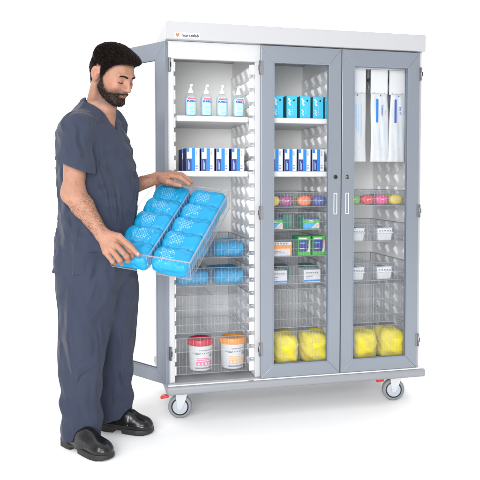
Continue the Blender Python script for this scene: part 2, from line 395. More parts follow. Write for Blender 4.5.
# casters
def caster(x, y, red, rot):
    r = bpy.data.objects.new('caster', None); S.collection.objects.link(r); r.parent = cab; r.location = (x, y, 0); r.rotation_euler = (0, 0, rot)
    RX = Matrix.Rotation(math.pi / 2, 4, 'X')
    bm = BM(); lathe(bm, [(.043, -.015), (.056, -.015), (.0605, -.009), (.0605, .009), (.056, .015), (.043, .015)], 40, TR((0, 0, .0605)) @ RX); finish('tyre', bm, 'tyre', r)
    bm = BM(); lathe(bm, [(.038, -.0165), (.044, -.0165), (.044, .0165), (.038, .0165)], 40, TR((0, 0, .0605)) @ RX, 0)
    lathe(bm, [(.010, -.020), (.036, -.0175), (.0375, -.0168), (.0375, .0168), (.036, .0175), (.010, .020)], 40, TR((0, 0, .0605)) @ RX, 1)
    finish('wheel_hub', bm, ['black', 'hub'], r)
    bm = BM()
    for sy in (-1, 1):
        poly(bm, [(-.022, .138), (.040, .138), (.030, .100), (.010, .052), (-.008, .048), (-.012, .058), (-.018, .1)], sy * .0225 - .0015, sy * .0225 + .0015)
    bx(bm, -.026, .042, -.024, .024, .132, .1405, bev=.002)
    lathe(bm, [(.007, -.026), (.007, .026)], 12, TR((0, 0, .0605)) @ RX); finish('fork', bm, 'zinc', r)
    if red:
        bm = BM(); bx(bm, -.030, .012, -.017, .017, -.007, .007, bev=.004, seg=2, T=TR((-.068, -.012, .116)) @ Matrix.Rotation(R(-10), 4, 'Y')); finish('brake_pedal', bm, 'red', r)
P1 = aty(178, 417.5, .06); P2 = aty(395.5, 400.5, .06)
caster(.068, .07, True, R(-12)); caster(1.248, .07, True, R(-12)); caster(.17, .53, False, R(170)); caster(1.26, .53, False, R(170))

# ------------------------------------------------------------------ clear trays and baskets
def tray_mesh(w, d, h, ribs=True, divs=(), grid=True, slope=.006):
    """origin at front left bottom; front faces -y"""
    t = .0028; out = {}
    bm = BM()
    bx(bm, 0, w, 0, d, 0, t)
    bx(bm, 0, w, 0, t, t, h); bx(bm, 0, w, d - t, d, t, h); bx(bm, 0, t, t, d - t, t, h); bx(bm, w - t, w, t, d - t, t, h)
    out['tray_shell'] = (bm, 'tray')
    bm = BM(); k = .007
    bx(bm, -k, w + k, -k, .001, h, h + .004, bev=.0012); bx(bm, -k, w + k, d - .001, d + k, h, h + .004, bev=.0012)
    bx(bm, -k, .001, .0015, d - .0015, h, h + .004, bev=.0012); bx(bm, w - .001, w + k, .0015, d - .0015, h, h + .004, bev=.0012)
    e = .003
    for (a, b) in ((-.0012, -.0012), (w - e + .0012, -.0012), (-.0012, d - e + .0012), (w - e + .0012, d - e + .0012)): bx(bm, a, a + e, b, b + e, 0, h)
    bx(bm, e, w - e, -.0012, .0015, -.001, .003); bx(bm, -.0012, .0015, e, d - e, -.001, .003); bx(bm, w - .0015, w + .0012, e, d - e, -.001, .003)
    out['rim'] = (bm, 'rim')
    if ribs:
        bm = BM(); n = int(w / .0175); 
        for i in range(1, n): x = w * i / n; bx(bm, x - .0011, x + .0011, -.0012, .0, .006, h - .004); bx(bm, x - .0011, x + .0011, d, d + .0012, .006, h - .004)
        n = int(d / .022)
        for i in range(1, n): y = d * i / n; bx(bm, -.0012, 0, y - .0011, y + .0011, .006, h - .004); bx(bm, w, w + .0012, y - .0011, y + .0011, .006, h - .004)
        for zz in ([h * .45] if h < .13 else [h * .22, h * .62]):
            bx(bm, .003, w - .003, -.0016, -.0002, zz, zz + .0028); bx(bm, -.0016, -.0002, .003, d - .003, zz, zz + .0028); bx(bm, w + .0002, w + .0016, .003, d - .003, zz, zz + .0028); bx(bm, .003, w - .003, d + .0002, d + .0016, zz, zz + .0028)
        out['ribs'] = (bm, 'rib')
    return out
def make_tray(label, w, d, h, loc, group, name='clear_tray', ribs=True, divs=()):
    o = thing(name, label, 'tray' if h < .13 else 'basket', loc, 0, group)
    for k, (bm, m) in tray_mesh(w, d, h, ribs).items(): finish(k, bm, m, o)
    for x in divs:
        bm = BM(); bx(bm, x - .0012, x + .0012, .004, d - .004, .004, h - .006); bx(bm, x - .003, x + .003, .004, d - .004, h - .006, h - .002, mi=1)
        n = int(d / .03)
        for i in range(1, n): bx(bm, x - .0022, x + .0022, d * i / n - .001, d * i / n + .001, .006, h - .008, mi=1)
        finish('divider', bm, ['tray', 'rib'], o)
    return o
YF = .055   # front plane of the trays
def zy(px, py, y=YF): return aty(px, py, y).z
TW = [(a + .030, b - a - .060) for a, b in cols]
TD = .50
G_TR = 'clear trays sliding in the cabinet'; G_BK = 'deep clear baskets sliding in the cabinet'
c0, w0 = TW[0]; c1_, w1 = TW[1]; c2, w2 = TW[2]
Ztr = {}
def tr(key, ci, pxb, yb, yt, label, deep=False, divs=None):
    x, w = TW[ci]; zb = zy(pxb, yb); zt = zy(pxb, yt); Ztr[key] = zb + .0032
    make_tray(label, w, TD, zt - zb, (x, YF, zb), G_BK if deep else G_TR, 'clear_basket' if deep else 'clear_tray', True, divs if divs is not None else (w / 2,))
tr('a', 0, 215, 258, 240.5, 'upper clear tray of blue wrapped packs in the open left column')
tr('b', 0, 215, 286, 268, 'lower clear tray of blue wrapped packs in the open left column')
tr('c', 0, 215, 332, 295, 'empty ribbed clear basket above the red and orange lidded tubs', True)
tr('d', 0, 215, 372.5, 337, 'clear basket holding the red and orange lidded tubs', True)
tr('e', 1, 300, 207, 193, 'clear tray holding yellow, magenta, orange and blue wraps')
tr('f', 1, 300, 229.7, 213, 'clear tray holding two flat green plaster boxes')
tr('g', 1, 300, 256.3, 240, 'clear tray holding orange striped box beside two green boxes')
tr('h', 1, 300, 283.6, 266, 'clear tray holding two white boxes with blue bottom stripe')
tr('i', 1, 300, 327, 289, 'empty clear basket above the yellow bundles behind the middle door', True)
tr('j', 1, 300, 365.5, 331, 'bottom clear basket of yellow bundles behind the middle door', True)
tr('k', 2, 380, 205.5, 191, 'clear tray holding green, red, pink and yellow wraps')
tr('l', 2, 380, 241.5, 224.5, 'upper clear tray of lidded white boxes behind the right door')
tr('m', 2, 380, 280.5, 263, 'lower clear tray of lidded white boxes behind the right door')
tr('n', 2, 380, 322, 284, 'empty clear basket above the yellow bundles behind the right door', True)
tr('o', 2, 380, 361, 325.5, 'bottom clear basket of yellow bundles behind the right door', True)

# ------------------------------------------------------------------ things on the shelves
# pump bottles
def bottle_proto(loc, label):
    o = thing('pump_bottle', label, 'bottle', loc, 0, 'hand sanitizer bottles on the top shelf')
    bm = BM()
    prof = [(.0225, .001), (.026, .004), (.0265, .02), (.0265, .088), (.0245, .100), (.017, .109), (.0105, .114)]
    lathe(bm, prof, 32, None, 0, 1, .72, sq=3); finish('bottle_body', bm, 'bottle_wall', o)
    bm = BM(); lathe(bm, [(.0205, .003), (.024, .006), (.0245, .02), (.0245, .084), (.022, .092)], 32, None, 0, 1, .70, sq=3); finish('gel', bm, 'gel', o)
    bm = BM(); lathe(bm, [(.012, .1125), (.0125, .115), (.0115, .127), (.007, .131), (.0065, .140), (.0045, .141), (.004, .148)], 20, None)
    bx(bm, -.0065, .0065, -.028, .008, .148, .156, bev=.002); bx(bm, -.003, .003, -.030, -.025, .143, .1485, bev=.001)
    finish('pump', bm, 'pump', o)
    bm = BM(); y = -.0205
    bx(bm, -.0145, .0145, y - .0006, y + .001, .022, .094, mi=3); bx(bm, -.0150, .0150, y - .0012, y - .0007, .082, .0895, mi=0)
    text(bm, 'PURELL', .0122, TR((0, y - .0016, .0725)) , 1, bold=.0005)
    text(bm, 'HAND SANITIZER', .0030, TR((0, y - .0018, .0858)), 2)
    for k, ww in enumerate((.016, .02, .012)): bx(bm, -ww / 2, ww / 2, y - .0012, y - .0007, .046 - k * .006, .0485 - k * .006, mi=4)
    finish('label', bm, ['label_red', 'purell', 'card', 'gel', 'paleblue'], o)
    return o
bp = None
for k, (px, nm) in enumerate(((190.8, 'hand sanitizer pump bottle nearest the hinge side of the shelf'), (206.3, 'hand sanitizer pump bottle second from the open door'), (222, 'hand sanitizer pump bottle third from the open door'), (238.2, 'hand sanitizer pump bottle in front of the slotted side panel'))):
    p = aty(px, 115.5, .075); p.z = ZS1 + .0012
    if bp is None: bp = bottle_proto(p, nm); bp.scale = (1.10, 1.10, 1.0)
    else: dup(bp, p, nm, R((0, 3, -4, 6)[k]))
# tall striped boxes
def stripebox(loc, label):
    w, d, h = .0655, .13, .116
    o = thing('striped_box', label, 'box', loc, 0, 'blue and white striped boxes')
    bm = BM(); bx(bm, 0, w, 0, d, 0, h, bev=.0008)
    for f in bm.faces: f.material_index = 1 if abs(f.normal.x) > .9 else 0
    finish('carton', bm, ['card', 'navy'], o)
    bm = BM(); y0, y1 = -.0007, -.0001
    bx(bm, .001, .025, y0, y1, .001, .062, mi=0); bx(bm, .0255, .043, y0, y1, .001, h - .001, mi=1)
    bx(bm, .001, .014, y0, y1, h - .02, h - .001, mi=1)
    for k in range(7): bx(bm, .046, .054, y0, y1, .080 + k * .0038, .082 + k * .0038, mi=2)
    T = TR((.012, -.0012, .032)) @ Matrix.Rotation(R(-90), 4, 'Y')
    for k, hh in enumerate((.045, .035)): bx(bm, .007 + k * .007, .010 + k * .007, y0 - .0006, y0 - .0001, .008, .008 + hh, mi=3)
    for k in range(3): bx(bm, .045, .056, y0, y1, .012 + k * .008, .015 + k * .008, mi=4)
    finish('print', bm, ['navy', 'blue', 'grey_ink', 'paleblue', 'purple'], o); return o
sb = None
L1 = ['blue striped white box at the open door end of its shelf', 'blue striped white box second in the row of the open column', 'blue striped white box third in the row of the open column', 'blue striped white box beside the slotted panel, open column']
L2 = ['blue striped white box half hidden by the middle door stile', 'blue striped white box second in the row behind the middle door', 'blue striped white box third in the row behind the middle door', 'blue striped white box last in the row behind the middle door']
for pxs, LL in (((186.7, 201.6, 216.5, 231.8), L1), ((270.6, 284.6, 298.6, 312.4), L2)):
    for px, nm in zip(pxs, LL):
        p = aty(px, 170.6, .062); p.z = ZS2 + .0014
        if sb is None: sb = stripebox(p, nm)
        else: dup(sb, p, nm)
for pxs, LL in (((186.7, 201.6, 216.5, 231.8), L1), ((270.6, 284.6, 298.6, 312.4), L2)):
    for k, px in enumerate(pxs):
        p = aty(px, 170.6, .062); p.z = ZS2 + .0014; p.y += .134; p.x -= .004 - .002 * k
        dup(sb, p, 'back row box behind the ' + LL[k].replace('blue striped white box', 'striped box', 1))
def cyanbox(loc, label):
    w, d, h = .0575, .12, .115
    o = thing('cyan_box', label, 'box', loc, 0, 'cyan boxes on the middle shelf')
    bm = BM(); bx(bm, 0, w, 0, d, 0, h, bev=.0008)
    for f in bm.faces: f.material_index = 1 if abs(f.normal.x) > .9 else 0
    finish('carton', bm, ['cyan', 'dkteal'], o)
    bm = BM(); y0, y1 = -.0007, -.0001
    lathe(bm, [(.005, 0), (.005, .0006)], 16, TR((.040, -.0001, .092)) @ Matrix.Rotation(math.pi / 2, 4, 'X'), 1)
    Q = Matrix.Rotation(R(-90), 4, 'Y')
    for (x, z, a) in ((.012, .098, .007), (.018, .088, .008), (.014, .078, .006), (.019, .070, .007), (.013, .042, .005), (.018, .034, .005), (.013, .026, .005), (.018, .018, .005)):
        lathe(bm, [(a * .8, 0), (a * .8, .0006)], 8, TR((x, -.0001, z)) @ Matrix.Rotation(math.pi / 2, 4, 'X'), 0)
    for k in range(5): bx(bm, .030, .033, y0, y1, .020 + k * .010, .026 + k * .010, mi=2)
    finish('print', bm, ['card', 'black', 'paleblue'], o); return o
cb = None
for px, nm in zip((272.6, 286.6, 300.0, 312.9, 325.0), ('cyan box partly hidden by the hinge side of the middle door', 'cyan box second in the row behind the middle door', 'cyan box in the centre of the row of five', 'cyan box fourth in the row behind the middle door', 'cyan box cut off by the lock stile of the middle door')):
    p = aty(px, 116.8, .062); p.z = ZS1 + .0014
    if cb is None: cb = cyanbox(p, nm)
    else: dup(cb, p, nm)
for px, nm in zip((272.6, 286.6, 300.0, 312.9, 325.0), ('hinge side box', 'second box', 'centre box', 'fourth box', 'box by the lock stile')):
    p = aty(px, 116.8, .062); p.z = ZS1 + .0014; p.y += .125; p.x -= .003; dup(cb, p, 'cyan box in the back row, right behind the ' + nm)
# wrap rolls
def wrap(px, py, ci, key, m, label, y=.08, wd=.076, word=None):
    p = aty(px, py, y); p.z = Ztr[key] + .028
    o = thing('wrap_roll', label, 'wrap roll', p, 0, 'coloured cohesive wraps in clear film')
    RX = Matrix.Rotation(math.pi / 2, 4, 'X')
    bm = BM(); lathe(bm, [(.004, 0), (.018, .001), (.0285, .004), (.031, .012), (.031, .038), (.027, .046), (.016, .050), (.004, .050)], 28, TR((0, .05, 0)) @ RX, 0, wd / .062, .86, sq=2.4)
    finish('rolled_wrap', bm, m, o)
    bm = BM(); lathe(bm, [(.004, 0), (.024, .0005), (.0315, .006), (.033, .03), (.0318, .048), (.022, .0535), (.004, .0545)], 20, TR((0, .052, .0)) @ RX, 0, wd / .062, .84, sq=2.6)
    bx(bm, -.046, -.030, .01, .05, -.004, .004, bev=.002); bx(bm, .030, .044, .01, .05, -.006, .003, bev=.002)
    finish('film', bm, 'film', o)
    bm = BM()
    for k in range(3): bx(bm, -.012 + k * .008, -.007 + k * .008, -.0033, -.0028, -.004 + k * .001, .003 + k * .0012)
    finish('print', bm, 'card', o)
for a in ((273.5, 200, 1, 'e', 'wrap_y', 'yellow wrap at the hinge side of the middle door'), (287.3, 200, 1, 'e', 'wrap_m', 'magenta cohesive wrap roll behind the middle door'), (305, 200, 1, 'e', 'wrap_o', 'bright orange cohesive wrap roll behind the middle door'), (320.5, 200, 1, 'e', 'wrap_b', 'dark blue cohesive wrap roll behind the middle door'),
          (354.5, 199, 2, 'k', 'wrap_g', 'green cohesive wrap roll behind the right door'), (368.8, 199, 2, 'k', 'wrap_r', 'red cohesive wrap roll behind the right door'), (382.5, 199, 2, 'k', 'wrap_p', 'hot pink cohesive wrap roll behind the right door'), (397, 199, 2, 'k', 'wrap_y', 'yellow wrap roll behind the right door')): wrap(*a)

for a in ((296, 197, 1, 'e', 'wrap_g', 'green wrap roll in the back, between the magenta and orange rolls', .20), (313, 197, 1, 'e', 'wrap_r', 'red wrap roll in the back, between the orange and blue rolls', .20), (280, 197, 1, 'e', 'wrap_b', 'blue wrap roll in the back, between the yellow and magenta rolls', .20),
          (374.5, 196, 2, 'k', 'wrap_b', 'navy wrap roll in the back, between the red and pink rolls', .20), (389, 196, 2, 'k', 'wrap_g', 'green wrap roll in the back, between the pink and yellow rolls', .20)): wrap(*a)
# printed cartons in the middle trays
def carton(name, label, loc, w, d, h, base, side, prints, inks, group, rz=0):
    o = thing(name, label, 'box', loc, rz, group)
    bm = BM(); bx(bm, 0, w, 0, d, 0, h, bev=.0008)
    for f in bm.faces: f.material_index = 1 if abs(f.normal.x) > .9 else 0
    finish('carton', bm, [base, side], o)
    bm = BM()
    for i, (kind, *a) in enumerate(prints):
        yy = -.0002 - .00035 * i
        if kind == 'r': x0, x1, z0, z1, mi = a; bx(bm, x0 * w, x1 * w, yy - .0003, yy, z0 * h, z1 * h, mi=mi)
        if kind == 'p': pts, mi = a; poly(bm, [(x * w, z * h) for x, z in pts], yy - .0003, yy, mi)
        if kind == 't': s, x, z, sz, mi = a; text(bm, s, sz, TR((x * w, yy - .0004, z * h)), mi, ext=.0001)
    if prints: finish('print', bm, inks, o)
    return o
inks = ['teal', 'skyband', 'hand', 'card', 'navy', 'blue', 'orange', 'grey_ink', 'green']
GP = 'printed plaster and dressing boxes in the middle trays'
flat = [('r', .01, .99, .84, .99, 4), ('p', [(.01, .02), (.55, .02), (.80, .48), (.01, .48)], 1), ('p', [(.45, .02), (.99, .02), (.99, .50), (.86, .56), (.70, .34)], 3), ('p', [(.55, .04), (.80, .04), (.97, .34), (.93, .46), (.84, .40), (.76, .26)], 2), ('r', .30, .62, .56, .64, 3), ('r', .34, .58, .68, .76, 3)]
green_box = None
for px, nm in ((266.5, 'flat green plaster box half behind the hinge stile'), (303.5, 'flat green plaster box with printed hand, right of centre')):
    p = aty(px, 229, .068); p.z = Ztr['f']
    if green_box is None: green_box = carton('plaster_box', nm, p, .088, .09, .060, 'green', 'teal', flat, inks, GP)
    else: dup(green_box, p, nm)
    # a second, taller box stands behind each
for px, nm in ((283, 'dark teal carton standing behind the flat green box, hinge side'), (297, 'dark teal carton standing between the flat green boxes')):
    p = aty(px, 226, .20); p.z = Ztr['f']; carton('teal_carton', nm, p, .05, .08, .066, 'teal', 'dkteal', [], inks, GP)
p = aty(270.0, 255.5, .07); p.z = Ztr['g']
carton('orange_striped_box', 'white box with a broad orange stripe', p, .118, .09, .072, 'card', 'orange', [('r', .0, 1, .52, .80, 6), ('r', .93, 1, .0, .52, 6)] + [('r', .08 + .13 * k, .15 + .13 * k, .84, .95, 7) for k in range(6)] + [('r', .1, .7, .20, .24, 7), ('r', .1, .5, .32, .35, 7)], inks, GP)
tall = [('r', .0, 1, .0, .16, 8), ('r', .1, .7, .86, .93, 3), ('p', [(.06, .20), (.80, .20), (.98, .50), (.80, .80), (.06, .80)], 4), ('p', [(.72, .17), (.92, .17), (.98, .55), (.86, .46)], 3), ('p', [(.80, .45), (.95, .50), (.97, .82), (.86, .80)], 2), ('r', .14, .56, .62, .68, 1), ('r', .14, .50, .34, .38, 3)]
gt = None
for px, nm in ((297.8, 'tall green and navy box next to the orange striped box'), (312.6, 'tall green and navy box at the lock side of its tray')):
    p = aty(px, 255.5, .07); p.z = Ztr['g']
    if gt is None: gt = carton('green_navy_box', nm, p, .071, .10, .099, 'green', 'teal', tall, inks, GP)
    else: dup(gt, p, nm)
wb = None
for px, nm in ((270.0, 'white box with blue bottom stripe, hinge side of its tray'), (304, 'white box with blue bottom stripe, lock side of its tray')):
    p = aty(px, 283, .068); p.z = Ztr['h']
    if wb is None: wb = carton('white_dressing_box', nm, p, .092, .10, .067, 'card', 'card', [('r', 0, 1, .06, .20, 5)] + [('r', .12 + .13 * k, .21 + .13 * k, .70, .80, 7) for k in range(6)] + [('r', .1, .5, .45, .49, 7), ('r', .1, .35, .32, .35, 7)], inks, GP)
    else: dup(wb, p, nm)
for px, nm in ((277, 'dark grey folded pouch behind the white striped box, hinge side'), (304, 'dark grey folded pouch behind the white striped box, lock side')):
    p = aty(px, 280, .19); p.z = Ztr['h'] ; carton('dark_carton', nm, p, .07, .10, .075, 'dkteal', 'dkteal', [], inks, GP)
# lidded white boxes in the right column
def lidded(loc, label):
    o = thing('lidded_box', label, 'box', loc, 0, 'lidded white boxes behind the right door'); w, d = .086, .10
    bm = BM(); T = None
    vs = bx(bm, 0, w, 0, d, 0, .040, bev=.004, seg=2)
    for v in vs:
        k = 1 - .10 * (1 - v.co.z / .04); v.co.x = w / 2 + (v.co.x - w / 2) * k; v.co.y = d / 2 + (v.co.y - d / 2) * k
    finish('box_tub', bm, 'tub', o)
    bm = BM(); bx(bm, -.003, w + .003, -.003, d + .003, .0405, .046, bev=.001); bx(bm, 0, w, 0, d, .0465, .066, bev=.003)
    bx(bm, -.002, w + .002, -.002, d + .002, .0665, .070, bev=.001)
    for k in range(5): bx(bm, .008 + k * .0155, .017 + k * .0155, -.0006, .0002, .051, .056, mi=1)
    finish('lid', bm, ['lidclear', 'hole'], o)
    bm = BM(); T = TR((.04, .05, .072)) @ Matrix.Rotation(R(14), 4, 'Y')
    bx(bm, -.032, .034, -.03, .03, 0, .003, bev=.001, T=T); finish('leaflet', bm, 'grey_ink', o); return o
lb = None
for px, key, nm in ((349.5, 'l', 'lidded white box at the lock side of the upper tray'), (377.6, 'l', 'lidded white box in the middle of the upper tray'), (349.5, 'm', 'lidded white box at the lock side of the lower tray'), (377.6, 'm', 'lidded white box in the middle of the lower tray')):
    p = aty(px, 240, .07); p.z = Ztr[key]
    if lb is None: lb = lidded(p, nm)
    else: dup(lb, p, nm)
# pouches hanging from the rail
zr = aty(380, 67.5, .07).z; ax, bx_ = aty(350, 67, .07).x, aty(407.5, 67, .07).x
bm = BM(); bx(bm, cols[2][0] + .008, cols[2][1] - .008, .062, .085, zr - .012, zr + .014, bev=.002); finish('hanging_rail', bm, 'shelf', cab)
def pouch(pxa, pxb, label, ink, seed, word):
    xa, xb = aty(pxa, 110, .07).x, aty(pxb, 110, .07).x; zt = zr - .013; zm = aty(380, 94.5, .07).z; zb = aty(380, 161.8, .07).z
    o = thing('hanging_pouch', label, 'pouch', ((xa + xb) / 2, .073, zb), 0, 'sterile catheter pouches hanging from the rail'); w = xb - xa
    bm = BM(); bx(bm, -w / 2 + .003, w / 2 - .004, -.004, -.001, zm - zb, zt - zb, bev=.0005)
    for sx in (-1, 1): bx(bm, sx * .03 - .002, sx * .03 + .002, -.005, -.0045, zm - zb + .006, zm - zb + .01, mi=1)
    finish('header_card', bm, ['card', 'grey_ink'], o)
    # soft film body: a pillow with a wavy outline
    bm = BM(); nx, nz = 14, 60; H = zm - zb + .004; r2 = random.Random(seed)
    ph = [r2.uniform(0, 6) for _ in range(6)]
    grid = {}
    for s in (0, 1):
        for i in range(nx + 1):
            for k in range(nz + 1):
                u = i / nx * 2 - 1; z = H * k / nz
                hw = w / 2 * (1 - .10 * (k / nz) ** 3 + .02 * math.sin(z * 22 + ph[0]) )
                th = .0055 * (1 - u ** 4) * min(1, k / 4, (nz - k) / 3) * (1 + .25 * math.sin(z * 35 + ph[1] + 2 * u)) + .0018 * math.sin(u * 9 + z * 14 + ph[2]) * (1 - abs(u))
                cx_ = .004 * math.sin(z * 8 + ph[3])
                grid[s, i, k] = bm.verts.new((cx_ + u * hw, -.008 + (-th if s == 0 else th * .5 + .002), z))
    for i in range(nx):
        for k in range(nz):
            f = bm.faces.new((grid[0, i, k], grid[0, i + 1, k], grid[0, i + 1, k + 1], grid[0, i, k + 1])); f.smooth = True
            f = bm.faces.new((grid[1, i, k + 1], grid[1, i + 1, k + 1], grid[1, i + 1, k], grid[1, i, k])); f.smooth = True
    for k in range(nz):
        bm.faces.new((grid[1, 0, k], grid[0, 0, k], grid[0, 0, k + 1], grid[1, 0, k + 1])); bm.faces.new((grid[0, nx, k], grid[1, nx, k], grid[1, nx, k + 1], grid[0, nx, k + 1]))
    for i in range(nx): bm.faces.new((grid[0, i, nz], grid[0, i + 1, nz], grid[1, i + 1, nz], grid[1, i, nz])); bm.faces.new((grid[1, i, 0], grid[1, i + 1, 0], grid[0, i + 1, 0], grid[0, i, 0]))
    finish('film_pouch', bm, 'pouch', o)
    bm = BM(); y0, y1 = -.0172, -.0166
    if ink:
        bx(bm, -w * .22, -w * .10, y0, y1, H - .155, H - .030, mi=0)
        T = TR((w * .12, y0, H - .09)) @ Matrix.Rotation(R(90), 4, 'Y')
        text(bm, word, .0165, T, 1)
        text(bm, 'Sterile', .009, TR((w * .30, y0, H - .10)) @ Matrix.Rotation(R(90), 4, 'Y'), 2)
        for k in range(2): bx(bm, -w * .02 + k * w * .25, -w * .005 + k * w * .25, y0, y1, H - .26 + k * .01, H - .19, mi=2)
    else:
        for k in range(3): bx(bm, -w * .05 + k * .014, -w * .03 + k * .014, y0, y1, H - .19 - k * .02, H - .06, mi=2)
    lathe(bm, [(.0035, 0), (.0035, .0008)], 12, TR((.002, -.0166, H - .012)) @ Matrix.Rotation(math.pi / 2, 4, 'X'), 1)
    lathe(bm, [(.003, 0), (.003, .0008)], 12, TR((.010, -.0166, .07)) @ Matrix.Rotation(math.pi / 2, 4, 'X'), 2)
    finish('print', bm, ['blue' if ink == 1 else 'pouchink', 'pouchink', 'paleblue'], o)
pouch(346, 366.2, 'white hanging pouch without blue stripe at the lock side', 0, 3, '')
pouch(370, 388, 'white hanging pouch with blue stripe, centre of the rail', 1, 4, 'Catheter')
pouch(388.6, 405.6, 'white hanging pouch with navy stripe beside the hinges', 2, 9, 'Set 14')
for px in (368.3, 388.0):
    p = aty(px, 78, .085); bm = BM()
    bx(bm, -.006, .006, -.002, .002, -.03, .06, mi=0, bev=.0005); bx(bm, -.008, .008, -.012, .002, -.022, -.004, mi=1, bev=.002)
    rod(bm, (0, -.004, -.07), (0, -.004, -.02), .002, 8, 0)
    o = finish('hanger_clip', bm, ['steel', 'black'], cab); o.location = p
# ------------------------------------------------------------------ soft bundles
def softbox(sx, sy, sz, seed, e=3.2, amp=.006, nu=40, nv=26, sag=.0, freq=40, crease=0):
    """rounded pillow with folds; centred in x,y, bottom at z=0"""
    r2 = random.Random(seed); ph = [r2.uniform(0, 6.28) for _ in range(8)]
    bm = BM(); rows = []
    for j in range(1, nv):
        la = -math.pi / 2 + math.pi * j / nv; row = []
        for i in range(nu):
            lo = 2 * math.pi * i / nu
            v = Vector((math.cos(la) * math.cos(lo), math.cos(la) * math.sin(lo), math.sin(la)))
            k = (abs(v.x) ** e + abs(v.y) ** e + abs(v.z) ** e) ** (-1 / e); v = v * k
            q = Vector((v.x * sx, v.y * sy, v.z * sz))
            n = amp * (math.sin(q.x * freq + 3 * q.y * 10 + ph[0]) * .5 + math.sin(q.y * freq * 1.3 + ph[1] + 2 * math.sin(q.x * 18 + ph[2])) * .6 + math.sin((q.x + q.z) * freq * 1.9 + ph[3]) * .3 + .3 * math.sin((q.y - q.z) * freq * 2.7 + ph[4]))
            if crease: n -= crease * (abs(math.sin(q.z * 38 + 1.4 * math.sin(q.x * 30 + ph[5]) + ph[6])) ** .6 + .8 * abs(math.sin(q.x * 27 + 1.8 * math.sin(q.z * 26 + ph[7]))) ** .6 - .9)
            q = q + v.normalized() * n; q.z = max(q.z, -sz * .94) + sz * .94
            row.append(bm.verts.new(q))
        rows.append(row)
    b = bm.verts.new((0, 0, 0)); t = bm.verts.new((0, 0, sz * 1.94))
    for a, c in zip(rows, rows[1:]):
        for i in range(nu): bm.faces.new((a[i], a[(i + 1) % nu], c[(i + 1) % nu], c[i]))
    for i in range(nu): bm.faces.new((b, rows[0][(i + 1) % nu], rows[0][i])); bm.faces.new((rows[-1][i], rows[-1][(i + 1) % nu], t))
    for f in bm.faces: f.smooth = True
    return bm
yb = None
for px, ci, key, nm, sc in ((283.5, 1, 'j', 'folded yellow bundle at the hinge side of the middle door', .9), (312.5, 1, 'j', 'folded yellow bundle at the lock side of the middle door', 1), (360.5, 2, 'o', 'folded yellow bundle at the lock side of the right door', .95), (387.5, 2, 'o', 'folded yellow bundle at the hinge side of the right door', 1)):
    p = aty(px, 345, .14); p.z = Ztr[key]
    o = finish('yellow_bundle', softbox(.074, .085, .084, int(px), e=4.2, amp=.005, nu=90, nv=60, crease=.0045), 'yellow'); o.location = p; o.scale = (sc, 1, 1)
    tag(o, nm, 'bundle', 'yellow folded bundles in the bottom baskets')
# tubs
def tub(px, lid, ink, label):
    p = aty(px, 371, .13); p.z = Ztr['d']
    o = thing('wipe_tub', label, 'tub', p, R(-8), 'lidded wipe tubs in the bottom basket')
    bm = BM(); lathe(bm, [(.048, 0), (.056, .003), (.058, .010), (.0635, .130), (.0635, .138)], 40); finish('tub_body', bm, 'tub', o)
    bm = BM(); lathe(bm, [(.0655, .132), (.0665, .134), (.0665, .158), (.063, .163), (.052, .164), (.050, .160), (.02, .160)], 40)
    for k in range(40):
        a = 2 * math.pi * k / 40; bx(bm, -.001, .001, -.0008, .0008, .136, .156, T=Matrix.Rotation(a, 4, 'Z') @ TR((0, -.067, 0)))
    finish('lid', bm, lid, o)
    bm = BM()
    def patch(a0, a1, z0, z1, mi, rr=.0006):
        n = 6; f = lambda z: .0585 + (z - .01) / .12 * .0052 + rr
        prev = None
        for k in range(n + 1):
            a = R(a0 + (a1 - a0) * k / n) - math.pi / 2
            cur = (bm.verts.new((f(z0) * math.cos(a), f(z0) * math.sin(a), z0)), bm.verts.new((f(z1) * math.cos(a), f(z1) * math.sin(a), z1)))
            if prev: ff = bm.faces.new((prev[0], cur[0], cur[1], prev[1])); ff.material_index = mi
            prev = cur
    r2 = random.Random(px)
    patch(-28, 66, .014, .022, 1); patch(-22, 62, .030, .052, 0); patch(-20, 55, .058, .062, 0); patch(-20, 40, .066, .070, 0); patch(-26, -6, .088, .096, 1); patch(-10, 60, .108, .112, 1)
    for k in range(9): patch(-40 + k * 11, -34 + k * 11, .092, .0975, 1, .001)
    for k in range(4): patch(-15 + 18 * k, -6 + 18 * k, .034, .048, 2, .0012)
    patch(45, 66, .075, .088, 1)
    finish('label', bm, [ink, 'grey_ink', 'tub'], o)
tub(200.5, 'lid_red', 'pinkink', 'white tub with red lid and pink print')
tub(232.5, 'lid_orange', 'peachink', 'white tub with orange lid and orange print')

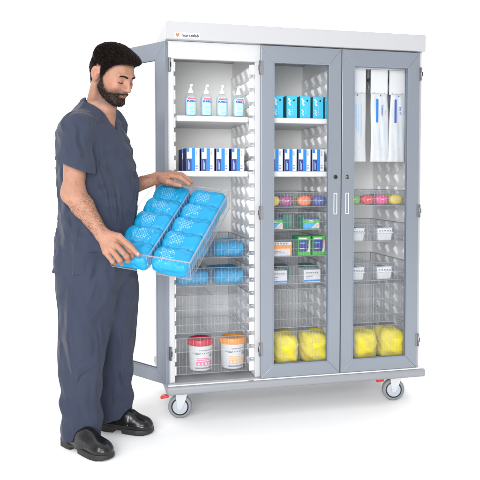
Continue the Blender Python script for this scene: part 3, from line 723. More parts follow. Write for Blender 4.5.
# blue packs
def packmesh(seed):
    """a folded roll: long along x, soft flap edge along the top, puckered ends"""
    bm = BM(); r2 = random.Random(seed); ph = [r2.uniform(0, 6.28) for _ in range(12)]; nx, na = 56, 72; L, b, c = .0885, .056, .039; rows = []
    for i in range(nx + 1):
        u = -1 + 2 * i / nx; uu = math.copysign(abs(u) ** .8, u); k = max(0.0, 1 - abs(uu) ** 7) ** (1 / 2.4); k = max(k, .02); row = []
        for j in range(na):
            a = 2 * math.pi * j / na; ca, sa = math.cos(a), math.sin(a); e = 3.1; q = (abs(ca) ** e + abs(sa) ** e) ** (-1 / e)
            y, z = b * q * ca, c * q * sa
            # overlap edge of the outer layer, a second fold, and fine crumples
            am = (a - 1.15 - .12 * math.sin(u * 3 + ph[0])); step = .0045 * (1 / (1 + math.exp(-am * 26)) - 1 / (1 + math.exp(-(am - 1.6) * 5))) if am < 2.8 else 0
            cr = .0016 * math.sin(u * 14 + 3 * math.sin(a * 2 + ph[1]) + ph[2]) + .0014 * math.sin(a * 7 + 4 * u + ph[3]) + .0022 * math.sin(u * 5 + a * 2 + ph[4]) - .0018 * abs(math.sin(a * 5 + 2.4 * math.sin(u * 4 + ph[5])))
            cr += -.0026 * math.exp(-((u - .25 * math.sin(ph[6])) / .05) ** 2) + .0030 * abs(u) ** 4 * math.sin(a * 11 + ph[7])
            g = 1 + (step + cr * .55) / .045
            row.append(bm.verts.new((L * uu, k * y * g, max(k * z * g, -c * .93) + c * .93)))
        rows.append(row)
    for p, q_ in zip(rows, rows[1:]):
        for j in range(na): bm.faces.new((p[j], q_[j], q_[(j + 1) % na], p[(j + 1) % na])).smooth = True
    bm.faces.new(rows[0]); bm.faces.new(rows[-1][::-1]); bmesh.ops.recalc_face_normals(bm, faces=bm.faces[:])
    return bm
PK = [packmesh(s) for s in (1, 2, 3)]
PKM = []
for b in PK:
    me = bpy.data.meshes.new('blue_pack'); b.to_mesh(me); b.free(); me.materials.append(M['pack']); PKM.append(me)
def pack(k, Mx, label):
    o = bpy.data.objects.new('blue_pack', PKM[k % 3]); S.collection.objects.link(o); o.matrix_world = Mx
    return tag(o, label, 'wrapped pack', 'blue wrapped packs')
for key, row in (('a', 'upper'), ('b', 'lower')):
    for ci, side in ((0, 'hinge side'), (1, 'partition side')):
        for rw in range(2 if ci or 1 else 1):
            x = c0 + w0 * (.25 + .5 * ci); depthname = 'front' if rw == 0 else 'back'
            Mx = TR((x, YF + .085 + .15 * rw, Ztr[key])) @ Matrix.Diagonal((1.0, 1.1, .95, 1))
            pack(rw + ci, Mx, 'blue wrapped pack in the %s of the %s tray, %s' % (depthname, row, side))

# ------------------------------------------------------------------ the tray in the man's hands
QW = [2.807, 2.712, 3.13, 3.228]; QP = [(108.1, 249.0), (189.5, 262.6), (229.5, 191.8), (157.6, 182.0)]
TC = [at(a, b, w) for (a, b), w in zip(QP, QW)]
ex = (TC[1] - TC[0]); TWD = ex.length; ex.normalize(); ey = TC[3] - TC[0]; TDP = ey.length; ez = ex.cross(ey).normalized(); ey = ez.cross(ex)
TH = .095
org = TC[0] - ez * TH
MT = Matrix(((ex.x, ey.x, ez.x, org.x), (ex.y, ey.y, ez.y, org.y), (ex.z, ey.z, ez.z, org.z), (0, 0, 0, 1)))
ht = make_tray('clear ribbed tray of blue wrapped packs held tilted by the man', TWD, TDP, TH, (0, 0, 0), None, 'clear_tray', True, (TWD / 2,))
ht.matrix_world = MT
pn = ('nearest', 'second', 'middle', 'fourth', 'farthest')
for ci in range(2):
    for k in range(5):
        x = TWD * (.25 + .5 * ci); y = .052 + k * (TDP - .095) / 4
        Mx = MT @ TR((x, y, .006)) @ Matrix.Rotation(R(random.uniform(-3, 3)), 4, 'Z') @ Matrix.Rotation(R(10), 4, 'X') @ Matrix.Diagonal((TWD / .4 * 1.09, 1.06, 1.12, 1))
        pack(k + ci, Mx, '%s blue pack of the %s column in the held tray' % (pn[k], ('man side', 'cabinet side')[ci]))

# ------------------------------------------------------------------ implicit surface mesher (surface nets)
def mesh_sdf(f, lo, hi, h, B=14):
    lo = np.array(lo, float); n = np.ceil((np.array(hi, float) - lo) / (h * B)).astype(int)
    g = np.stack(np.meshgrid(*[np.arange(k) for k in n], indexing='ij'), -1).reshape(-1, 3)
    cen = lo + (g + .5) * B * h
    d = f(cen); g = g[np.abs(d) < B * h * .87 * 1.35 + .012]
    loc = np.stack(np.meshgrid(*[np.arange(B + 1)] * 3, indexing='ij'), -1).reshape(-1, 3)
    N = n * B + 2; key = lambda c: (c[..., 0] * N[1] + c[..., 1]) * N[2] + c[..., 2]
    VK, VP, QK = [], [], []
    co = np.stack(np.meshgrid([0, 1], [0, 1], [0, 1], indexing='ij'), -1).reshape(-1, 3)
    edges = [(a, b) for a in range(8) for b in range(a + 1, 8) if np.abs(co[a] - co[b]).sum() == 1]
    for s in range(0, len(g), 60):
        gb = g[s:s + 60]; base = gb * B
        P = lo + (base[:, None] + loc[None]) * h
        D = f(P.reshape(-1, 3)).reshape(len(gb), B + 1, B + 1, B + 1)
        D = np.where(D == 0, 1e-7, D)
        C = [D[:, a:a + B, b:b + B, c:c + B] for a, b, c in co]
        sg = np.stack([c < 0 for c in C], -1); act = sg.any(-1) & ~sg.all(-1)
        idx = np.argwhere(act)
        if len(idx):
            vals = np.stack([c[act] for c in C], -1); acc = np.zeros((len(idx), 3)); cnt = np.zeros(len(idx))
            for a, b in edges:
                va, vb = vals[:, a], vals[:, b]; m = (va < 0) != (vb < 0)
                t = np.where(m, va / np.where(m, va - vb, 1), 0)
                acc += m[:, None] * (co[a] + t[:, None] * (co[b] - co[a])); cnt += m
            cell = base[idx[:, 0]] + idx[:, 1:]
            VK.append(key(cell + 1)); VP.append(lo + (cell + acc / cnt[:, None]) * h)
        for ax in range(3):
            sl = [slice(None), slice(0, B), slice(0, B), slice(0, B)]; sh = list(sl); sh[ax + 1] = slice(1, B + 1)
            a, b = D[tuple(sl)], D[tuple(sh)]; m = (a < 0) != (b < 0); idx = np.argwhere(m)
            if not len(idx): continue
            c = base[idx[:, 0]] + idx[:, 1:] + 1; u = np.zeros(3, int); v = np.zeros(3, int); u[(ax + 1) % 3] = 1; v[(ax + 2) % 3] = 1
            q = np.stack([key(c - u - v), key(c - v), key(c), key(c - u)], 1); flip = ~(a[m] < 0); q[flip] = q[flip][:, ::-1]; QK.append(q)
    VK = np.concatenate(VK); VP = np.concatenate(VP); QK = np.concatenate(QK)
    o = np.argsort(VK); VK, VP = VK[o], VP[o]
    i = np.clip(np.searchsorted(VK, QK), 0, len(VK) - 1); ok = (VK[i] == QK).all(1)
    return VP, i[ok]
def npmesh(name, V, F, m, parent, cols=None, smooth=True, base=None):
    me = bpy.data.meshes.new(name); b = np.array(base) if base is not None else 0
    me.from_pydata((V - b).tolist(), [], F.tolist()); me.materials.append(M[m])
    me.polygons.foreach_set('use_smooth', [smooth] * len(me.polygons))
    if cols is not None:
        a = me.color_attributes.new('tone', 'FLOAT_COLOR', 'POINT'); c = np.ones((len(V), 4)); c[:, :3] = cols; a.data.foreach_set('color', c.ravel())
    o = bpy.data.objects.new(name, me); S.collection.objects.link(o); o.parent = parent; return o
A = lambda *v: np.array(v, float)
def smin(a, b, k):
    h = np.clip(.5 + .5 * (b - a) / k, 0, 1); return b + (a - b) * h - k * h * (1 - h)
def smax(a, b, k): return -smin(-a, -b, k)
def ball(P, c, r): return np.linalg.norm(P - c, axis=1) - r
def cone(P, a, b, ra, rb):
    ab = b - a; t = np.clip((P - a) @ ab / (ab @ ab), 0, 1); return np.linalg.norm(P - a - t[:, None] * ab, axis=1) - (ra + (rb - ra) * t)
def ell(P, c, s):
    q = P - c; s = np.array(s); k0 = np.linalg.norm(q / s, axis=1); k1 = np.linalg.norm(q / (s * s), axis=1); return k0 * (k0 - 1) / np.maximum(k1, 1e-9)
def sstep(x, a, b): t = np.clip((x - a) / (b - a), 0, 1); return t * t * (3 - 2 * t)
def loft(P, keys):
    """keys: z, centre x, centre y, radius along f, radius along l (in the F/L frame)"""
    K_ = np.array(keys); z = P[:, 2]; c = [np.interp(z, K_[:, 0], K_[:, i]) for i in range(1, 5)]
    q0 = P[:, 0] - c[0]; q1 = P[:, 1] - c[1]
    f = q0 * FX + q1 * FY; l = q0 * LX + q1 * LY
    k = np.sqrt((f / c[2]) ** 2 + (l / c[3]) ** 2)
    d = (k - 1) * np.minimum(c[2], c[3])
    return np.maximum(d, np.maximum(K_[0, 0] - z, z - K_[-1, 0])), f, l
def smooth_keys(keys, n=40):
    K_ = np.array(keys, float); z = np.linspace(K_[0, 0], K_[-1, 0], n); t = np.interp(z, K_[:, 0], np.arange(len(K_)))
    out = [z]
    for c in range(1, K_.shape[1]):
        i = np.clip(t.astype(int), 0, len(K_) - 2); u = t - i; g = lambda j: K_[np.clip(j, 0, len(K_) - 1), c]
        p0, p1, p2, p3 = g(i - 1), g(i), g(i + 1), g(i + 2)
        out.append(.5 * (2 * p1 + (p2 - p0) * u + (2 * p0 - 5 * p1 + 4 * p2 - p3) * u * u + (3 * p1 - p0 - 3 * p2 + p3) * u ** 3))
    return np.stack(out, 1)
def nz3(P, f, seed=0):
    s = 0
    r = np.random.default_rng(seed)
    for k in range(5):
        a = r.normal(size=3); a /= np.linalg.norm(a); s = s + np.sin(P @ a * f * (1 + .35 * k) + r.uniform(0, 6) + .8 * np.sin(P @ r.normal(size=3) * f * .6)) / 5
    return s

# body frame: facing right in the photograph and a little towards the camera
rv, dh = A(*RV), A(*DH)
phi = R(24); FV = rv * math.cos(phi) - dh * math.sin(phi); LV = rv * math.sin(phi) + dh * math.cos(phi)
FX, FY, LX, LY = FV[0], FV[1], LV[0], LV[1]
def pt(px, py, w): return A(*at(px, py, w))
def xy(px, w, z):
    """centre line point at image column px, distance w and height z"""
    v = at(px, 180, w); return v.x, v.y
man = thing('person', 'bearded man in slate blue scrubs looking down at the tray he holds', 'person', (*xy(95, 3.0, 0), 0))
MBASE = A(*man.location)
def key(z, px, w, rf, rl): x, y = xy(px, w, z); return (z, x, y, rf, rl)

TK = smooth_keys([key(.79, 94, 3.0, .172, .185), key(.86, 94.5, 3.0, .170, .185), key(.98, 95.5, 3.0, .166, .180), key(1.12, 97, 3.0, .163, .184), key(1.24, 97, 3.0, .160, .192), key(1.35, 95, 3.0, .150, .188), key(1.43, 92.5, 3.0, .134, .180), key(1.485, 92.5, 3.0, .104, .140), key(1.53, 94, 3.0, .080, .095), key(1.575, 96.5, 3.0, .066, .070)], 60)
SHN = pt(77, 131, 2.80); ELN = pt(73.5, 193, 2.775); WRN = pt(101.5, 233.5, 2.775)
SHF = pt(110, 124, 3.17); ELF = pt(103, 196, 3.24); WRF = pt(156.5, 178.3, 3.20)
VZ = 1.425; NK0 = xy(95, 3.0, 0)
def shirt(P):
    d, f, l = loft(P, TK)
    d = smin(d, ball(P, SHN + A(0, 0, -.004), .056), .07); d = smin(d, ball(P, SHF + A(0, 0, -.008), .070), .07)
    for SH_ in (SHN, SHF): d = smin(d, cone(P, A(*NK0, 1.49), SH_ + A(0, 0, .004), .052, .056), .05)
    z = P[:, 2]
    # folds that fan from the near armpit towards the belly, plus soft vertical drape near the hem
    q = P - pt(86, 156, 2.83); u = q @ FV + .03; w = q[:, 2]
    ang = np.arctan2(w, u); rr = np.sqrt(u * u + w * w)
    fold = np.abs(np.sin(ang * 5.5 + 1.3 * nz3(P, 9, 2))) ** 1.5 * (u > 0)
    d = d - .011 * fold * sstep(rr, .05, .14) * sstep(u, .0, .06) * (1 - sstep(rr, .28, .5)) * sstep(1.43 - z, 0, .1)
    rg = lambda n: 1 - 2 * np.abs(n) ** .75
    d = d - .009 * rg(nz3(P * A(1, 1, .55), 17, 4)) * (.4 + .6 * sstep(1.35 - z, 0, .25)) - .004 * rg(nz3(P, 33, 6))
    low = sstep(1.0 - z, 0, .2); d = d - low * .006 * np.sin(np.arctan2(l, f) * 9 + 1.5 * nz3(P, 8, 9))
    # sleeves
    for S0, E0, tl, hw in ((SHN, ELN, .58, .090), (SHF, ELF, .58, .072)):
        ax = (E0 - S0) / np.linalg.norm(E0 - S0); Lh = np.linalg.norm(E0 - S0) * tl
        ds = cone(P, S0 + A(0, 0, -.005), S0 + ax * (Lh + .05), .057, hw)
        t = (P - S0) @ ax; nrm = ax - .42 * FV * (-1 if S0 is SHN else 1) * -1
        cut = ((P - (S0 + ax * Lh)) @ (ax - .38 * FV * 1.0)) if S0 is SHN else t - Lh
        ds = ds - .005 * (1 - 2 * np.abs(nz3(P, 24, 12))) - .003 * np.sin(t * 60 + 2 * nz3(P, 12, 3))
        hemband = np.exp(-((cut + .012) / .006) ** 2) * .0012; ds = ds - hemband
        ds = np.maximum(ds, cut)
        inner = cone(P, S0 + ax * (Lh - .035), S0 + ax * (Lh + .08), .058, hw - .007)
        ds = np.maximum(ds, -inner)
        d = smin(d, ds, .007 + .05 * sstep(z, 1.37, 1.45))
    # V neck

    vw = (z - VZ) * .62; band = np.abs(np.abs(l) - vw)
    front = sstep(f, -.02, .02)
    d = d - .0042 * (1 - sstep(band, .018, .021)) * front * sstep(z, VZ - .03, VZ)
    cut = np.minimum(vw - np.abs(l), (f + .0) * .7)
    d = np.maximum(d, np.minimum(cut, .06) )
    # collar opening
    d = np.maximum(d, -ell(P, A(*xy(98.5, 3.0, 0), 1.60), (.078, .078, .062)))
    hz = .80 + .010 * nz3(P, 7, 1) - .012 * np.sin(np.arctan2(l, f) * 2)
    d = d + .0022 * np.exp(-((z - hz - .028) / .0022) ** 2)
    d = np.maximum(d, hz - z)
    return d
V, F = mesh_sdf(shirt, MBASE + A(-.5, -.5, .76), MBASE + A(.5, .5, 1.62), .0052)
npmesh('scrub_top', V, F, 'scrub', man, base=MBASE)

LN = smooth_keys([key(.050, 78.5, 2.965, .088, .078), key(.10, 78.7, 2.96, .087, .078), key(.25, 79.5, 2.95, .086, .082), key(.42, 81.5, 2.945, .108, .095), key(.60, 83.5, 2.94, .122, .110), key(.75, 86.5, 2.945, .145, .125), key(.90, 93, 2.97, .150, .15)], 50)
LF = smooth_keys([key(.062, 112.5, 3.165, .084, .078), key(.12, 113, 3.16, .085, .078), key(.28, 113.5, 3.14, .088, .082), key(.45, 113.5, 3.115, .098, .092), key(.62, 112.5, 3.09, .112, .105), key(.75, 108.5, 3.07, .134, .12), key(.90, 97, 3.03, .148, .15)], 50)
def pants(P):
    z = P[:, 2]; a, f, l = loft(P, LN); b, f2, l2 = loft(P, LF)
    for_k = []
    def folds(d, f, l, s):
        ang = np.arctan2(l, f)
        d = d - .008 * np.sin(ang * 3 + z * 9 + 1.4 * nz3(P * A(1, 1, .35), 11, s)) * sstep(.8 - z, 0, .3)
        d = d - .006 * sstep(.45 - z, 0, .25) * np.sin(z * 46 + 2.2 * np.sin(ang + s) + 1.8 * nz3(P, 10, s + 1))
        return d - .005 * (1 - 2 * np.abs(nz3(P * A(1, 1, .4), 20, s + 2)))
    a = folds(a, f, l, 21); b = folds(b, f2, l2, 31)
    # pressed side seam and a cargo pocket flap on the near thigh
    a = a - .0022 * np.exp(-((f - .015) / .0035) ** 2) * (l < 0)
    pk = ((np.abs(f + .035) < .055) & (l < 0) & (z > .50) & (z < .70)); a = a - .0028 * pk - .002 * (pk & (z > .66))
    d = smin(a, b, .03)
    pel = ell(P, A(*xy(95, 3.0, 0), .84), (.165, .175, .12)); d = smin(d, pel, .05)
    d = np.maximum(d, (z - .90))
    d = np.maximum(d, -loft(P, np.array(LN) + A(-.08, 0, 0, -.008, -.008))[0] if False else d)
    ia = loft(P, LNI)[0]; ib = loft(P, LFI)[0]
    return np.maximum(d, -np.minimum(ia, ib))
LNI = LN.copy()[:5]; LNI[:, 0] -= .03; LNI[:, 3:] -= .022; LFI = LF.copy()[:5]; LFI[:, 0] -= .03; LFI[:, 3:] -= .022
V, F = mesh_sdf(pants, MBASE + A(-.5, -.5, .03), MBASE + A(.5, .5, .93), .0056)
npmesh('scrub_trousers', V, F, 'scrub', man, base=MBASE)

# shoes
def shoe(heel, toe, name):
    heel = A(*heel, 0); toe = A(*toe, 0); L = np.linalg.norm(toe - heel); u = (toe - heel) / L; v = A(-u[1], u[0], 0)
    def f(P):
        q = P - heel; x = q @ u / L; y = q @ v; z = q[:, 2]
        X_ = np.stack([q @ u, y, z], 1)
        d = ell(X_, A(.80 * L, .002, .026), (.195 * L, .050, .052)); d = smin(d, ell(X_, A(.50 * L, 0, .034), (.30 * L, .045, .080)), .03)
        d = smin(d, ell(X_, A(.17 * L, 0, .034), (.165 * L, .039, .074)), .03)
        d = d + .0012 * np.exp(-((x - .60 + 6 * y * y) / .006) ** 2) - .0016 * np.exp(-((z - .040) / .003) ** 2)
        return np.maximum(d, .018 - z)
    def g(P):
        q = P - heel; x = q @ u / L; y = q @ v; z = q[:, 2]
        hw = np.interp(x, [-.02, .0, .06, .2, .4, .6, .75, .88, .96, 1.0, 1.02], [.0, .022, .037, .043, .041, .051, .056, .051, .037, .016, .0])
        d = np.abs(y) - hw; d = np.maximum(d, (np.abs(x - .5) - .5) * L); 
        d = smax(d, z - (.026 + .012 * sstep(-x, -.3, -.1)), .003)
        arch = np.where((x > .30) & (x < .46), .014, 0) + .006 * sstep(x, .82, 1.0) - z
        welt = np.exp(-((z - .020) / .002) ** 2) * .0015
        return np.maximum(d + welt, arch)
    lo = np.minimum(heel, toe) - .08; hi = np.maximum(heel, toe) + .08; lo[2] = -.01; hi[2] = .15
    V, F = mesh_sdf(f, lo, hi, .0035); o = npmesh('shoe', V, F, 'shoe', man, base=MBASE)
    V, F = mesh_sdf(g, lo, hi, .003); s = npmesh('sole', V, F, 'sole', o, base=MBASE)
    return o
shoe((-.497, -.122), (-.298, -.368), 'near'); shoe((-.325, .015), (-.088, -.105), 'far')

# ------------------------------------------------------------------ head
HC = pt(113.2, 71.0, 2.93); SC = 1.05
yw = R(29); Fh = rv * math.cos(yw) - dh * math.sin(yw); Lh = rv * math.sin(yw) + dh * math.cos(yw); Zv = A(0, 0, 1); pt_ = R(27)
Ff = Fh * math.cos(pt_) - Zv * math.sin(pt_); Uf = Fh * math.sin(pt_) + Zv * math.cos(pt_)
roll = R(4); Ll = Lh * math.cos(roll) + Uf * math.sin(roll); Uf = Uf * math.cos(roll) - Lh * math.sin(roll)
HM = np.stack([Ff, Ll, Uf])       # rows: local axes
def h2w(p): return HC + (np.array(p) * SC) @ HM
def w2h(P): return ((P - HC) @ HM.T) / SC
def headskin(q):
    s = q.copy(); s[:, 1] = np.abs(s[:, 1]); x, y, z = q.T; ay = s[:, 1]
    d = ell(q, A(-.004, 0, .008), (.098, .076, .086))
    d = smin(d, ell(q, A(.038, 0, -.045), (.056, .057, .074)), .025)
    d = smin(d, cone(s, A(.0, .050, -.068), A(.066, .014, -.104), .020, .017), .022)
    d = smin(d, ell(q, A(.074, 0, -.104), (.018, .022, .016)), .014)
    d = smin(d, cone(s, A(.087, .008, .012), A(.075, .044, .008), .010, .009), .010)     # brow
    d = smin(d, ell(s, A(.062, .040, -.038), (.024, .020, .022)), .018)                  # cheek
    d = smax(d, -ell(s, A(.100, .031, -.014), (.020, .018, .013)), .010)                 # socket
    d = smin(d, ball(s, A(.0745, .031, -.0155), .0128), .004)                            # lid over the eye
    d = smin(d, cone(q, A(.088, 0, .002), A(.111, 0, -.040), .0075, .0095), .009)        # nose
    d = smin(d, ball(q, A(.110, 0, -.043), .0105), .006)
    d = smin(d, ball(s, A(.099, .0125, -.047), .0080), .005)
    d = smax(d, -ball(s, A(.105, .0065, -.0535), .0035), .002)
    d = smin(d, ell(s, A(.083, .0, -.066), (.016, .026, .016)), .012)
    d = smin(d, ell(q + A(0, 0, 1) * (-.42 * np.abs(y)[:, None]), A(.0925, 0, -.0710), (.0090, .0235, .0050)), .004)
    d = smin(d, ell(q + A(0, 0, 1) * (-.42 * np.abs(y)[:, None]), A(.0910, 0, -.0800), (.0095, .020, .0062)), .004)
    d = smax(d, -ell(q + A(0, 0, 1) * (-.42 * np.abs(y)[:, None]), A(.101, 0, -.0755), (.013, .026, .0016)), .002)
    d = d + .0022 * np.exp(-(cone(s, A(.098, .019, -.050), A(.078, .034, -.078), .0, .0) / .0035) ** 2)   # smile crease
    d = d + .0012 * np.exp(-(cone(s, A(.088, .018, -.030), A(.078, .040, -.030), .0, .0) / .003) ** 2)
    # ear
    e = s - A(-.018, .079, -.026); a = R(-14); ex_ = e[:, 0] * math.cos(a) - e[:, 2] * math.sin(a); ez_ = e[:, 0] * math.sin(a) + e[:, 2] * math.cos(a)
    ee = np.stack([ex_, e[:, 1] - .45 * (-ex_), ez_], 1)
    wdt = np.interp(ez_, [-.03, 0, .03], [.011, .016, .018])
    er = ell(ee / np.stack([wdt / .017, np.ones(len(ee)), np.ones(len(ee))], 1), A(0, 0, 0), (.019, .0075, .034))
    er = smax(er, -ell(ee, A(.003, .008, .002), (.011, .0095, .020)), .003)
    er = smin(er, ball(ee, A(.011, .001, -.004), .005), .004)
    d = smin(d, er, .005)
    return d
NK = xy(97.5, 3.0, 0); NB = A(*NK, 1.47)
nt_ = h2w((-.030, 0, -.045)); nf = h2w((.015, 0, -.085))
def headsdf(P):
    q = w2h(P); d = headskin(q) * SC
    d = smin(d, cone(P, nt_, NB + FV * -.005, .056, .064), .022); d = smin(d, cone(P, nf, NB + FV * .035, .035, .050), .03)
    # collar bones and upper chest seen in the neckline
    t, f, l = loft(P, TKs); return smin(d, t, .03)
TKs = TK.copy(); TKs[:, 3:] -= .013; TKs = TKs[TKs[:, 0] > 1.30]; TKs = TKs[TKs[:, 0] < 1.56]
V1, F1 = mesh_sdf(headsdf, HC + A(-.26, -.26, -.42), HC + A(.26, .26, .16), .0026)
def hairmask(q):
    x, y, z = q.T; ay = np.abs(y)
    lim = np.interp(x, [-.12, -.08, -.052, -.040, -.036, -.004, .005, .016, .024, .040, .055, .070, .085, .11], [-.080, -.080, -.066, -.040, .014, .014, -.022, -.022, .002, .030, .044, .055, .060, .062])
    return z - lim
def tone(V, base=(.335, .168, .110)):
    c = np.tile(np.array(base), (len(V), 1)); q = w2h(V); x, y, z = q.T
    def blend(m, col):
        nonlocal c
        c = c * (1 - m[:, None]) + np.array(col) * m[:, None]
    near = np.linalg.norm(q, axis=1) < .2
    hm = hairmask(q); blend(np.clip(hm / .012 + 1, 0, 1) * .6 * near * (z > -.03), (.07, .042, .033))
    lip = (1 - sstep(np.abs(ell(q, A(.092, 0, -.075), (.010, .021, .010))), .0, .004)) * (ell(q, A(.092, 0, -.075), (.010, .021, .010)) < .004)
    blend(lip * .8 * near, (.33, .10, .085))
    ay = np.abs(y)
    ck = np.exp(-(((x - .07) / .025) ** 2 + ((ay - .042) / .02) ** 2 + ((z + .035) / .02) ** 2)); blend(ck * .4, (.47, .18, .13))
    ns = np.exp(-(((x - .11) / .014) ** 2 + (y / .014) ** 2 + ((z + .043) / .014) ** 2)); blend(ns * .35, (.46, .17, .125))
    ear = (ay > .074) & (np.abs(z + .026) < .04) & (np.abs(x) < .035); blend(ear * .35, (.46, .18, .14))
    crease = np.exp(-((np.linalg.norm(np.stack([x - .086, ay - .031, z + .019], 1) / A(.012, .016, .006), axis=1)) ** 2)); blend(crease * .75, (.20, .09, .07)); lid_shade = np.exp(-((z + .0105 + 3.0 * (ay - .031) ** 2) / .0013) ** 2) * np.exp(-((ay - .031) / .014) ** 2) * (x > .06); blend(lid_shade * .6 * near, (.17, .075, .058)); blend(np.exp(-(((ay - .031) / .015) ** 2 + ((z + .030) / .0022) ** 2)) * (x > .06) * .35 * near, (.20, .09, .07))  # shade of eye socket, lid fold and lower lid painted into skin tone
    # stubble shadow is real short hair growing at the beard's rim
    bm_ = beardmask(q); blend(np.clip(bm_ / .018 + 1.0, 0, 1) * .75 * near * (z < -.02), (.075, .042, .032))
    return c
def beardmask(q):
    """positive inside the beard region (metres)"""
    x, y, z = q.T; ay = np.abs(y)
    up = np.interp(x, [-.02, .004, .014, .024, .036, .055, .070, .090, .12], [-.012, -.010, -.030, -.052, -.066, -.073, -.069, -.0605, -.0600])
    m = up - z
    m = np.minimum(m, x - (.000 + .10 * np.clip(-.06 - z, 0, .06)))
    m = np.minimum(m, z + .128)
    lip = ell(q, A(.094, 0, -.0755), (.018, .0225, .0090)); m = np.minimum(m, lip * 1.0)
    return m
# arms and hands
def chain(pts, rad): return [(A(*a), A(*b), ra, rb) for a, b, ra, rb in zip(pts, pts[1:], rad, rad[1:])]
def hand_near():
    """right hand closed on the near corner of the tray; built from knuckle positions"""
    Wp = WRN; segs = []
    mcp = [pt(121.5, 240.0, 2.765), pt(117.0, 245.5, 2.750), pt(111.5, 249.8, 2.748), pt(105.8, 252.5, 2.755)]
    pip = [pt(130.5, 250.5, 2.745), pt(126.5, 256.3, 2.728), pt(119.8, 260.0, 2.728), pt(112.5, 261.0, 2.738)]
    dip = [pt(132.0, 256.0, 2.770), pt(128.0, 260.5, 2.755), pt(121.3, 263.2, 2.757), pt(114.6, 263.0, 2.765)]
    tip = [pt(130.5, 256.5, 2.790), pt(126.8, 259.6, 2.778), pt(120.6, 261.6, 2.780), pt(114.3, 262.0, 2.786)]
    th = [pt(107.5, 234.5, 2.775), pt(119, 236.5, 2.745), pt(129.5, 245.5, 2.725), pt(138.0, 254.5, 2.722)]
    return Wp, mcp, pip, dip, tip, th
def hand_far():
    Wp = WRF
    mcp = [pt(170.5, 175.5, 3.135), pt(171.0, 173.8, 3.165), pt(170.0, 173.2, 3.195), pt(168.0, 173.8, 3.222)]
    pip = [pt(180.5, 177.8, 3.115), pt(181.8, 175.6, 3.150), pt(180.8, 175.0, 3.185), pt(177.0, 175.4, 3.217)]
    dip = [pt(185.8, 181.5, 3.110), pt(187.8, 179.3, 3.148), pt(186.6, 178.6, 3.185), pt(182.0, 178.6, 3.217)]
    tip = [pt(189.0, 184.0, 3.112), pt(191.3, 182.0, 3.150), pt(189.8, 181.2, 3.187), pt(185.0, 181.0, 3.218)]
    th = [pt(161.5, 178.5, 3.165), pt(167.5, 181.5, 3.120), pt(174.5, 184.0, 3.105), pt(180.5, 185.5, 3.108)]
    return Wp, mcp, pip, dip, tip, th
def handsdf(P, Hd, k=1.08):
    Wp, mcp, pip, dip, tip, th = Hd; fr = [.0108, .0112, .0106, .0096]
    pal = None
    for i in range(4):
        b = Wp + (mcp[i] - Wp) * .12
        c = cone(P, b, mcp[i] + (Wp - mcp[i]) * .04, .019 * k, .0128 * k); pal = c if pal is None else smin(pal, c, .012)
    d = pal
    fing = []
    for i in range(4):
        r = fr[i] * k
        s = cone(P, mcp[i], pip[i], r * 1.10, r * .98); s = smin(s, cone(P, pip[i], dip[i], r * 1.0, r * .9), .003); s = smin(s, cone(P, dip[i], tip[i], r * .9, r * .78), .003)
        s = smin(s, ball(P, pip[i], r * 1.08), .003); d = smin(d, s, .005)
    s = cone(P, th[0], th[1], .017 * k, .0135 * k); s = smin(s, cone(P, th[1], th[2], .0125 * k, .0108 * k), .004); s = smin(s, cone(P, th[2], th[3], .0108 * k, .0085 * k), .003)
    return smin(d, s, .009)
def armsdf(P, S0, E0, W0, Hd, k):
    ax = W0 - E0; m = E0 + ax * .32; d = cone(P, S0, E0, .054, .044)
    d = smin(d, cone(P, E0, m, .043, .045), .03); d = smin(d, cone(P, m, W0, .045, .0285), .02)
    d = smin(d, ball(P, E0 - FV * .004, .038), .03)
    ax2 = (W0 - m) / np.linalg.norm(W0 - m)
    d = d + .0008 * nz3(P, 60, 8)
    return smin(d, handsdf(P, Hd, k), .016)
def bbox(pts, m): p = np.array(pts); return p.min(0) - m, p.max(0) + m
HN = hand_near(); HF = hand_far()
VV, FF, off = [V1], [F1], len(V1)
for S0, E0, W0, Hd, k in ((SHN, ELN, WRN, HN, 1.12), (SHF, ELF, WRF, HF, 1.16)):
    lo, hi = bbox([S0, E0, W0] + [p for g_ in Hd[1:] for p in g_], .07)
    V, F = mesh_sdf(lambda P: armsdf(P, S0, E0, W0, Hd, k), lo, hi, .0026)
    VV.append(V); FF.append(F + off); off += len(V)
TB = TKs.copy(); TB2 = TK.copy(); TB2[:, 3:] -= .02; TB2 = TB2[TB2[:, 0] < 1.5]
V, F = mesh_sdf(lambda P: smin(smin(loft(P, TB2)[0], cone(P, A(*xy(86, 2.95, 0), .86), A(*xy(79, 2.965, 0), .10), .09, .045), .04), cone(P, A(*xy(104, 3.05, 0), .86), A(*xy(113, 3.16, 0), .10), .09, .045), .04), MBASE + A(-.4, -.4, .0), MBASE + A(.4, .4, 1.6), .012, B=8)
VV.append(V); FF.append(F + off)
V = np.concatenate(VV); F = np.concatenate(FF)
body = npmesh('body', V, F, 'skin', man, cols=tone(V), base=MBASE)

